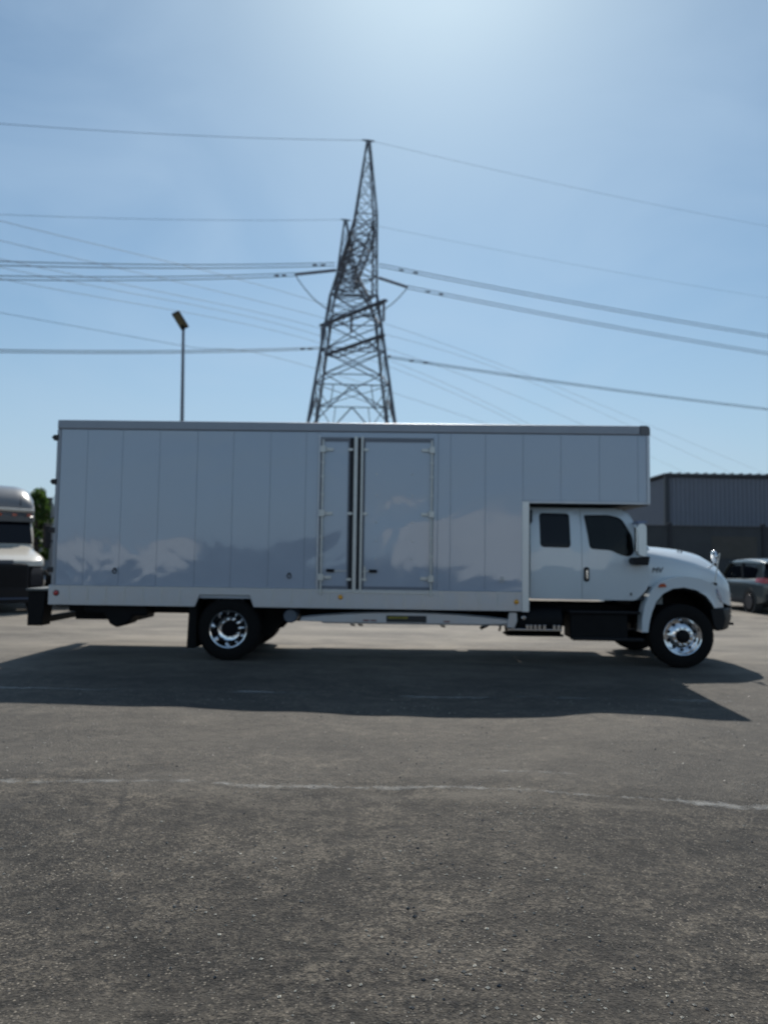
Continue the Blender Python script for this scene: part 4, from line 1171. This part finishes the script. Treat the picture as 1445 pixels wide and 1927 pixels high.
bm = bmesh.new(); quad_box(bm, 11.6, 13.9, -0.075, -0.065, 1.9, 3.0); obj('wall_patch', bm, mat('wall_patch_paint', (0.075, 0.07, 0.062), rough=0.85, var=0.3, vscale=2), YW)

# ------------------------------------------------------------------ left background: dark shed and tree
SH = empty('low_shed', (-44, 46, 0))
tag(SH, 'long low dark shed with flat roof beyond the leafy tree', 'building')
box('wall', (0, 38, 0, 10, 0, 4.9), mat('shed_wall', (0.10, 0.10, 0.105), rough=0.9, var=0.2, vscale=0.8), SH)
box('roof', (-0.4, 38.4, -0.4, 10.4, 4.905, 5.25), mat('shed_roof', (0.05, 0.05, 0.055), rough=0.8), SH, 0.03)
for k in range(6):
    dd = box('roller_door', (2 + k * 6, 5.6 + k * 6, -0.05, -0.003, 0.0, 3.4), mat('roller_door', (0.16, 0.165, 0.17), rough=0.5), SH)

def tree(loc, h, rx, seed, label):
    rnd = random.Random(seed)
    t = empty('leafy_tree', loc); tag(t, label, 'tree')
    bm = bmesh.new()
    tube(bm, [(0, 0, 0), (0.05, 0, h * 0.3), (-0.05, 0.05, h * 0.55), (0, 0, h * 0.9)], [0.18, 0.14, 0.09, 0.02], 8)
    for k in range(12):
        a = rnd.random() * 6.28; z = h * (0.3 + 0.5 * rnd.random()); L = rx * (0.5 + 0.5 * rnd.random())
        tube(bm, [(0, 0, z), (L * .5 * cos(a), L * .5 * sin(a), z + L * .3), (L * cos(a), L * sin(a), z + L * .75)], [0.05, 0.03, 0.01], 5)
    obj('trunk', bm, mat('bark', (0.06, 0.045, 0.035), rough=0.9, var=0.3, vscale=8), t, 60)
    vs, fs = [], []
    for k in range(60):
        u, a = rnd.random(), rnd.random() * 6.28
        zc = h * (0.28 + 0.66 * u); rad = rx * (1 - 0.62 * abs(u - 0.35) / 0.65) * rnd.random() ** 0.4
        c = Vector((rad * cos(a), rad * sin(a), zc)); cr = rx * (0.22 + 0.16 * rnd.random())
        for j in range(110):
            d = Vector((rnd.gauss(0, 1), rnd.gauss(0, 1), rnd.gauss(0, 1))).normalized() * cr * rnd.random() ** 0.45
            p = c + d; s = 0.05 + 0.06 * rnd.random()
            n = Vector((rnd.gauss(0, 1), rnd.gauss(0, 1), rnd.gauss(0, 1) + 0.6)).normalized()
            e1 = n.orthogonal().normalized() * s; e2 = n.cross(e1).normalized() * s * 0.55
            o = len(vs); vs += [p - e1, p + e2, p + e1, p - e2]; fs.append((o, o + 1, o + 2, o + 3))
    me = bpy.data.meshes.new('crown'); me.from_pydata(vs, [], fs); me.update()
    c = bpy.data.objects.new('crown', me); C.objects.link(c); c.parent = t
    m = bpy.data.materials.get('leaf')
    if not m:
        m = bpy.data.materials.new('leaf'); m.use_nodes = True
        n, l = m.node_tree.nodes, m.node_tree.links
        b = n["Principled BSDF"]; b.inputs["Roughness"].default_value = 0.5
        g = n.new("ShaderNodeNewGeometry"); r = n.new("ShaderNodeValToRGB")
        r.color_ramp.elements[0].color = (0.022, 0.045, 0.008, 1); r.color_ramp.elements[1].color = (0.06, 0.105, 0.018, 1)
        l.new(g.outputs["Random Per Island"], r.inputs[0]); l.new(r.outputs[0], b.inputs["Base Color"])
        tr = n.new("ShaderNodeBsdfTranslucent"); tr.inputs[0].default_value = (0.10, 0.20, 0.02, 1)
        mx = n.new("ShaderNodeMixShader"); mx.inputs[0].default_value = 0.35
        l.new(b.outputs[0], mx.inputs[1]); l.new(tr.outputs[0], mx.inputs[2]); l.new(mx.outputs[0], n["Material Output"].inputs[0])
    me.materials.append(m)
tree((-18.6, 38, 0), 5.25, 0.95, 1, 'slim leafy tree showing above the parked tractor unit')
tree((-17.0, 39.5, 0), 4.1, 1.4, 5, 'lower bushy tree close to the moving truck rear corner')

# ------------------------------------------------------------------ tractor unit (local: faces -y, x across, z up)
def tractor(loc, rz, label, silver):
    t = empty('tractor_unit', loc, rz); tag(t, label, 'truck', 'tractor units parked behind the moving truck')
    body = mat('tractor_cream', (0.58, 0.54, 0.47), rough=0.35, coat=1.0) if not silver else mat('tractor_grey', (0.22, 0.23, 0.25), rough=0.4, coat=0.7)
    roofm = mat('dusty_fairing', (0.19, 0.18, 0.175), rough=0.3, coat=0.8) if not silver else body
    # bonnet
    bm = bmesh.new()
    loft(bm, [arch(0.86, 1.40, 1.56, 0.12, 0.35), arch(1.05, 1.40, 1.62, 0.22, 0.36), arch(1.13, 1.40, 1.74, 0.5, 0.36), arch(1.10, 1.40, 1.86, 0.95, 0.36), arch(1.05, 1.40, 1.98, 1.5, 0.36), arch(1.03, 1.40, 2.05, 1.8, 0.36)])
    hood_ = obj('bonnet', bm, body, t, 45)
    bm = bmesh.new()
    loft(bm, [arch(0.84, 0.70, 1.47, 0.15, 0.25), arch(1.02, 0.68, 1.49, 0.25, 0.25), arch(1.09, 0.65, 1.50, 0.52, 0.25), arch(1.06, 0.65, 1.50, 0.95, 0.25), arch(1.0, 0.65, 1.5, 1.8, 0.25)])
    obj('front_cladding', bm, BLACK, t, 45)
    # grille and bumper
    bm = bmesh.new(); loft(bm, [arch(0.66, 0.72, 1.46, 0.02, 0.25), arch(0.72, 0.70, 1.50, 0.16, 0.25)]); g = obj('grille', bm, PLASTIC, t, 40, 0.01)
    for k in range(8):
        bm = bmesh.new(); z = 0.80 + k * 0.075; quad_box(bm, -0.58, 0.58, -0.005, 0.018, z, z + 0.022); obj('grille_bar', bm, BLACK, g)
    bm = bmesh.new(); quad_box(bm, -0.24, 0.24, 0.06, 0.11, 1.44, 1.58); obj('emblem_plate', bm, mat('emblem_plate', (0.12, 0.13, 0.15), rough=0.3, metal=0.6), g, None, 0.015)
    bm = bmesh.new(); loft(bm, [[(-1.15, 0.35, 0.32), (-1.15, 0.35, 0.80), (-1.15, 0.55, 0.80), (-1.15, 0.55, 0.32)], [(-0.85, 0.02, 0.30), (-0.85, 0.0, 0.74), (-0.85, 0.4, 0.74), (-0.85, 0.4, 0.30)], [(0.85, 0.02, 0.30), (0.85, 0.0, 0.74), (0.85, 0.4, 0.74), (0.85, 0.4, 0.30)], [(1.15, 0.35, 0.32), (1.15, 0.35, 0.80), (1.15, 0.55, 0.80), (1.15, 0.55, 0.32)]])
    bp = obj('bumper', bm, PLASTIC, t, 40, 0.02)
    bm = bmesh.new(); quad_box(bm, -0.80, 0.80, -0.006, 0.0, 0.42, 0.46); obj('bumper_trim', bm, mat('dull_blue', (0.05, 0.08, 0.14), rough=0.4), bp)
    for s in (-1, 1):
        bm = bmesh.new(); loft(bm, [arch(0.17, 0.80, 1.36, 0.10, 0.5, 10, s * 0.88), arch(0.20, 0.76, 1.42, 0.30, 0.5, 10, s * 0.90)]); obj('headlamp', bm, mat('dark_lamp', (0.03, 0.03, 0.035), rough=0.15, coat=1), t, 40)
        # side cladding under the bonnet: dark wheel arch
        bm = bmesh.new(); quad_box(bm, min(s * 0.80, s * 1.145), max(s * 0.80, s * 1.145), 0.56, 1.75, 0.50, 1.28); obj('wheel_arch', bm, BLACK, t, None, 0.04)
        bm = bmesh.new(); quad_box(bm, min(s * 1.30, s * 1.50), max(s * 1.30, s * 1.50), 1.75, 1.85, 1.95, 2.70); mm = obj('side_mirror', bm, PLASTIC, t, None, 0.03)
        bm = bmesh.new(); tube(bm, [(s * 1.0, 1.95, 2.1), (s * 1.36, 1.8, 2.1)], 0.03, 6); obj('mirror_arm', bm, PLASTIC, mm)
    # cab: windscreen block, visor, roof fairing, sleeper
    bm = bmesh.new(); loft(bm, [arch(1.02, 0.9, 2.10, 1.78, 0.25), arch(1.06, 0.9, 2.85, 2.30, 0.25), arch(1.10, 0.9, 3.0, 2.7, 0.25), arch(1.12, 0.9, 3.0, 5.2, 0.25)]); obj('cab', bm, body, t, 40)
    bm = bmesh.new()
    loft(bm, [[(-0.95, 1.755, 2.08), (0.95, 1.755, 2.08), (0.95, 1.80, 2.08), (-0.95, 1.80, 2.08)], [(-0.92, 2.235, 2.80), (0.92, 2.235, 2.80), (0.92, 2.30, 2.80), (-0.92, 2.30, 2.80)]]); obj('windscreen', bm, DARKGLASS, t, None, 0.02)
    bm = bmesh.new(); loft(bm, [arch(1.00, 2.80, 2.98, 2.12, 0.3), arch(1.05, 2.80, 3.12, 2.30, 0.3), arch(1.08, 2.80, 3.2, 2.6, 0.3)]); v = obj('visor', bm, mat('visor_grey', (0.10, 0.097, 0.095), rough=0.4), t, 40)
    bm = bmesh.new(); tube(bm, [(-1.02, 2.20, 3.17), (0, 2.10, 3.19), (1.02, 2.20, 3.17)], 0.05, 8); obj('visor_trim', bm, body, v, 60)
    for mx_ in (-0.86, -0.43, 0.0, 0.43, 0.86):
        bm = bmesh.new(); quad_box(bm, mx_ - 0.07, mx_ + 0.07, 2.06, 2.12, 2.98, 3.06); obj('marker_lamp', bm, ORANGE, v, None, 0.015)
    bm = bmesh.new(); loft(bm, [arch(1.03, 3.02, 3.30, 2.28, 0.5), arch(1.07, 3.0, 3.62, 2.50, 0.5), arch(1.10, 3.0, 3.88, 2.85, 0.5), arch(1.12, 3.0, 4.05, 3.4, 0.48), arch(1.13, 3.0, 4.12, 4.2, 0.45), arch(1.13, 3.0, 4.10, 5.2, 0.42)]); ff = obj('roof_fairing', bm, roofm, t, 50)
    bm = bmesh.new()
    tube(bm, [(0.62, 2.30, 3.32), (0.64, 2.52, 3.60), (0.60, 2.86, 3.80), (0.45, 3.2, 3.97)], 0.015, 6); tube(bm, [(-0.62, 2.30, 3.32), (-0.64, 2.52, 3.60), (-0.60, 2.86, 3.80), (-0.45, 3.2, 3.97)], 0.015, 6); obj('fairing_seam', bm, PLASTIC, ff)
    box('chassis', (-0.5, 0.5, 0.5, 8.0, 0.55, 0.9), BLACK, t)
    for wx, wy in ((-0.93, 1.15), (0.93, 1.15), (-0.9, 6.4), (0.9, 6.4), (-0.9, 7.6), (0.9, 7.6)):
        e = empty('wheel', (wx, wy, 0.51), 0, t)
        bm = bmesh.new(); wd = 0.15 if wy < 2 else 0.28
        s = 1 if wx > 0 else -1
        tube(bm, [(-wd, 0, 0), (-wd * 0.85, 0, 0), (wd * 0.85, 0, 0), (wd, 0, 0)], [0.44, 0.51, 0.51, 0.44], 36); obj('tyre', bm, RUBBER, e, 40)
        bm = bmesh.new(); tube(bm, [(s * (wd - 0.04), 0, 0), (s * (wd + 0.012), 0, 0), (s * (wd - 0.01), 0, 0)], [0.30, 0.29, 0.10], 28); obj('rim', bm, CHROME, e, 40)
    box('fifth_wheel', (-0.45, 0.45, 6.5, 7.5, 0.92, 1.1), BLACK, t, 0.04)
    return t
CREAM = tractor((-10.58, 19.9, 0), radians(34), 'cream tractor unit with dusty domed roof fairing, facing the yard', False)
tractor((-9.2, 22.8, 0), radians(28), 'dull grey tractor unit mostly hidden by the moving truck rear corner', True)

# ------------------------------------------------------------------ parked car behind the bonnet (local: rear at y = 0, front at +y)
def suv(loc, rz, label):
    t = empty('parked_car', loc, rz); tag(t, label, 'car')
    paint = mat('silver_green_paint', (0.09, 0.105, 0.108), rough=0.28, metal=0.3, coat=1.0)
    lowm = mat('car_cladding', (0.025, 0.027, 0.03), rough=0.6)
    secs = []
    for y, w, zb, zt in ((0.05, 0.74, 0.45, 0.98), (0.12, 0.86, 0.36, 1.06), (0.5, 0.92, 0.30, 1.09), (1.4, 0.925, 0.28, 1.07), (2.6, 0.925, 0.28, 1.04), (3.6, 0.92, 0.28, 1.00), (4.15, 0.86, 0.30, 0.92), (4.45, 0.74, 0.36, 0.80), (4.52, 0.62, 0.42, 0.7)):
        secs.append(arch(w, zb, zt, y, 0.24, 20))
    bm = bmesh.new(); loft(bm, secs); obj('body', bm, paint, t, 45)
    bm = bmesh.new(); loft(bm, [arch(0.72, 1.0, 1.12, 0.16, 0.35), arch(0.74, 1.0, 1.50, 0.36, 0.35), arch(0.745, 1.0, 1.62, 0.62, 0.33), arch(0.76, 1.0, 1.665, 1.4, 0.33), arch(0.75, 1.0, 1.64, 2.3, 0.33), arch(0.74, 1.0, 1.52, 2.75, 0.35), arch(0.70, 1.0, 1.10, 3.35, 0.4)]); gh_ = obj('greenhouse', bm, DARKGLASS, t, 45)
    bm = bmesh.new(); loft(bm, [arch(0.70, 1.53, 1.575, 0.30, 0.5), arch(0.735, 1.52, 1.655, 0.58, 0.5), arch(0.745, 1.53, 1.705, 1.4, 0.5), arch(0.735, 1.52, 1.68, 2.25, 0.5), arch(0.70, 1.50, 1.56, 2.68, 0.5)]); obj('roof', bm, paint, t, 45)
    bm = bmesh.new(); quad_box(bm, -0.62, 0.62, 0.10, 0.34, 1.585, 1.625); obj('roof_spoiler', bm, paint, t, None, 0.02)
    for s in (-1, 1):
        bm = bmesh.new()
        P = [(s * 0.765, 0.30, 1.04), (s * 0.775, 0.78, 1.05), (s * 0.75, 0.62, 1.30), (s * 0.735, 0.72, 1.54), (s * 0.72, 0.34, 1.55)]
        A = [bm.verts.new(p) for p in P]; B = [bm.verts.new((p[0] - s * 0.05, p[1], p[2])) for p in P]
        bm.faces.new(A); bm.faces.new(B[::-1])
        for i in range(5): bm.faces.new((A[i], A[(i + 1) % 5], B[(i + 1) % 5], B[i]))
        bmesh.ops.recalc_face_normals(bm, faces=bm.faces); obj('rear_pillar', bm, paint, t, None, 0.015)
        bm = bmesh.new(); beam(bm, (s * 0.775, 1.55, 1.04), (s * 0.755, 1.62, 1.55), 0.07, 0.05); obj('door_pillar', bm, lowm, t)
        bm = bmesh.new(); beam(bm, (s * 0.73, 3.15, 1.08), (s * 0.74, 2.45, 1.56), 0.09, 0.06); obj('front_pillar', bm, paint, t)
        bm = bmesh.new(); quad_box(bm, min(s * .865, s * .935), max(s * .865, s * .935), 0.7, 4.0, 0.26, 0.44); obj('sill_cladding', bm, lowm, t, None, 0.02)
        bm = bmesh.new()
        loft(bm, [[(s * 0.62, 0.055, 0.94), (s * 0.62, 0.055, 1.07), (s * 0.62, 0.20, 1.07), (s * 0.62, 0.20, 0.94)], [(s * 0.83, 0.07, 0.93), (s * 0.81, 0.09, 1.09), (s * 0.81, 0.30, 1.09), (s * 0.83, 0.30, 0.93)], [(s * 0.905, 0.24, 0.95), (s * 0.87, 0.27, 1.08), (s * 0.87, 0.50, 1.08), (s * 0.905, 0.52, 0.97)]])
        obj('tail_lamp', bm, RED, t, 40, 0.008)
        bm = bmesh.new(); quad_box(bm, min(s * .90, s * 1.06), max(s * .90, s * 1.06), 2.86, 3.0, 1.05, 1.2); obj('door_mirror', bm, paint, t, None, 0.03)
        for k, y in enumerate((1.45, 2.45)):
            bm = bmesh.new(); quad_box(bm, min(s * .925, s * .945), max(s * .925, s * .945), y, y + 0.2, 0.88, 0.91); obj('door_handle', bm, paint, t, None, 0.006)
        for wy in (0.85, 3.60):
            bm = bmesh.new(); tube(bm, [(s * 0.70, wy, 0.36), (s * 0.932, wy, 0.36)], 0.41, 28); obj('wheel_arch', bm, lowm, t, 40)
            e = empty('wheel', (s * 0.83, wy, 0.345), 0, t)
            bm = bmesh.new(); tube(bm, [(-0.11, 0, 0), (-0.09, 0, 0), (0.09, 0, 0), (0.118, 0, 0)], [0.30, 0.345, 0.345, 0.30], 32); obj('tyre', bm, RUBBER, e, 40)
            bm = bmesh.new(); tube(bm, [(s * 0.09, 0, 0), (s * 0.122, 0, 0), (s * 0.115, 0, 0)], [0.235, 0.225, 0.05], 24); obj('rim', bm, mat('alloy', (0.10, 0.10, 0.11), rough=0.4, metal=0.6), e, 40)
    bm = bmesh.new(); quad_box(bm, -0.80, 0.80, 0.015, 0.12, 0.40, 0.62); obj('rear_bumper', bm, lowm, t, None, 0.03)
    bm = bmesh.new(); quad_box(bm, -0.26, 0.26, 0.035, 0.05, 0.74, 0.86); obj('number_plate', bm, mat('plate_grey', (0.4, 0.4, 0.38), rough=0.5), t)
    return t
CAR = suv((13.5, 23.4, 0), radians(-2), 'silver grey crossover car parked beyond the truck bonnet, tail facing out')

CAR.scale = (1.1, 1.1, 1.1)

# ------------------------------------------------------------------ vehicles behind the viewer, mirrored in the glossy side of the truck
def trailer(loc, L, H, m, label):
    t = empty('box_trailer', loc); tag(t, label, 'trailer', 'trailers mirrored in the truck side')
    n = int(L / 1.2)
    for k in range(n):
        box('side_panel', (k * L / n + 0.004, (k + 1) * L / n - 0.004, -0.03, 0.0, 1.15, H), m, t, 0.004)
    box('body', (0.01, L - 0.01, -2.5, -0.035, 1.15, H - 0.02), m, t)
    box('top_rail', (0, L, -0.06, 0.02, H + 0.002, H + 0.12), ALU, t, 0.01)
    box('bottom_rail', (0, L, -0.06, 0.02, 0.98, 1.147), BLACK, t, 0.01)
    for wx in (1.4, 2.7):
        e = empty('wheel', (wx, -0.2, 0.51), 0, t)
        bm = bmesh.new(); lathe_y(bm, [(-0.28, 0.42), (-0.25, 0.51), (0.12, 0.51), (0.15, 0.42)], 0, 0, 32, True); obj('tyre', bm, RUBBER, e, 40)
        bm = bmesh.new(); lathe_y(bm, [(0.152, 0.30), (0.16, 0.28), (0.155, 0.001)], 0, 0, 24); obj('rim', bm, CHROME, e, 40)
    for dy in (-0.5, -2.0): box('landing_leg', (L - 2.6, L - 2.45, dy - 0.07, dy + 0.07, 0.0, 1.0), BLACK, t)
WT = mat('trailer_white', (0.74, 0.74, 0.71), rough=0.5, var=0.28, vscale=0.7)
trailer((-1.0, -13.0, 0), 11.5, 3.9, WT, 'white box trailer mirrored in the truck side around its side doors')
trailer((-17.5, -11.0, 0), 7.2, 2.35, WT, 'low pale trailer mirrored in the truck side towards its rear corner')
CREAM.scale = (0.95, 0.95, 0.95)
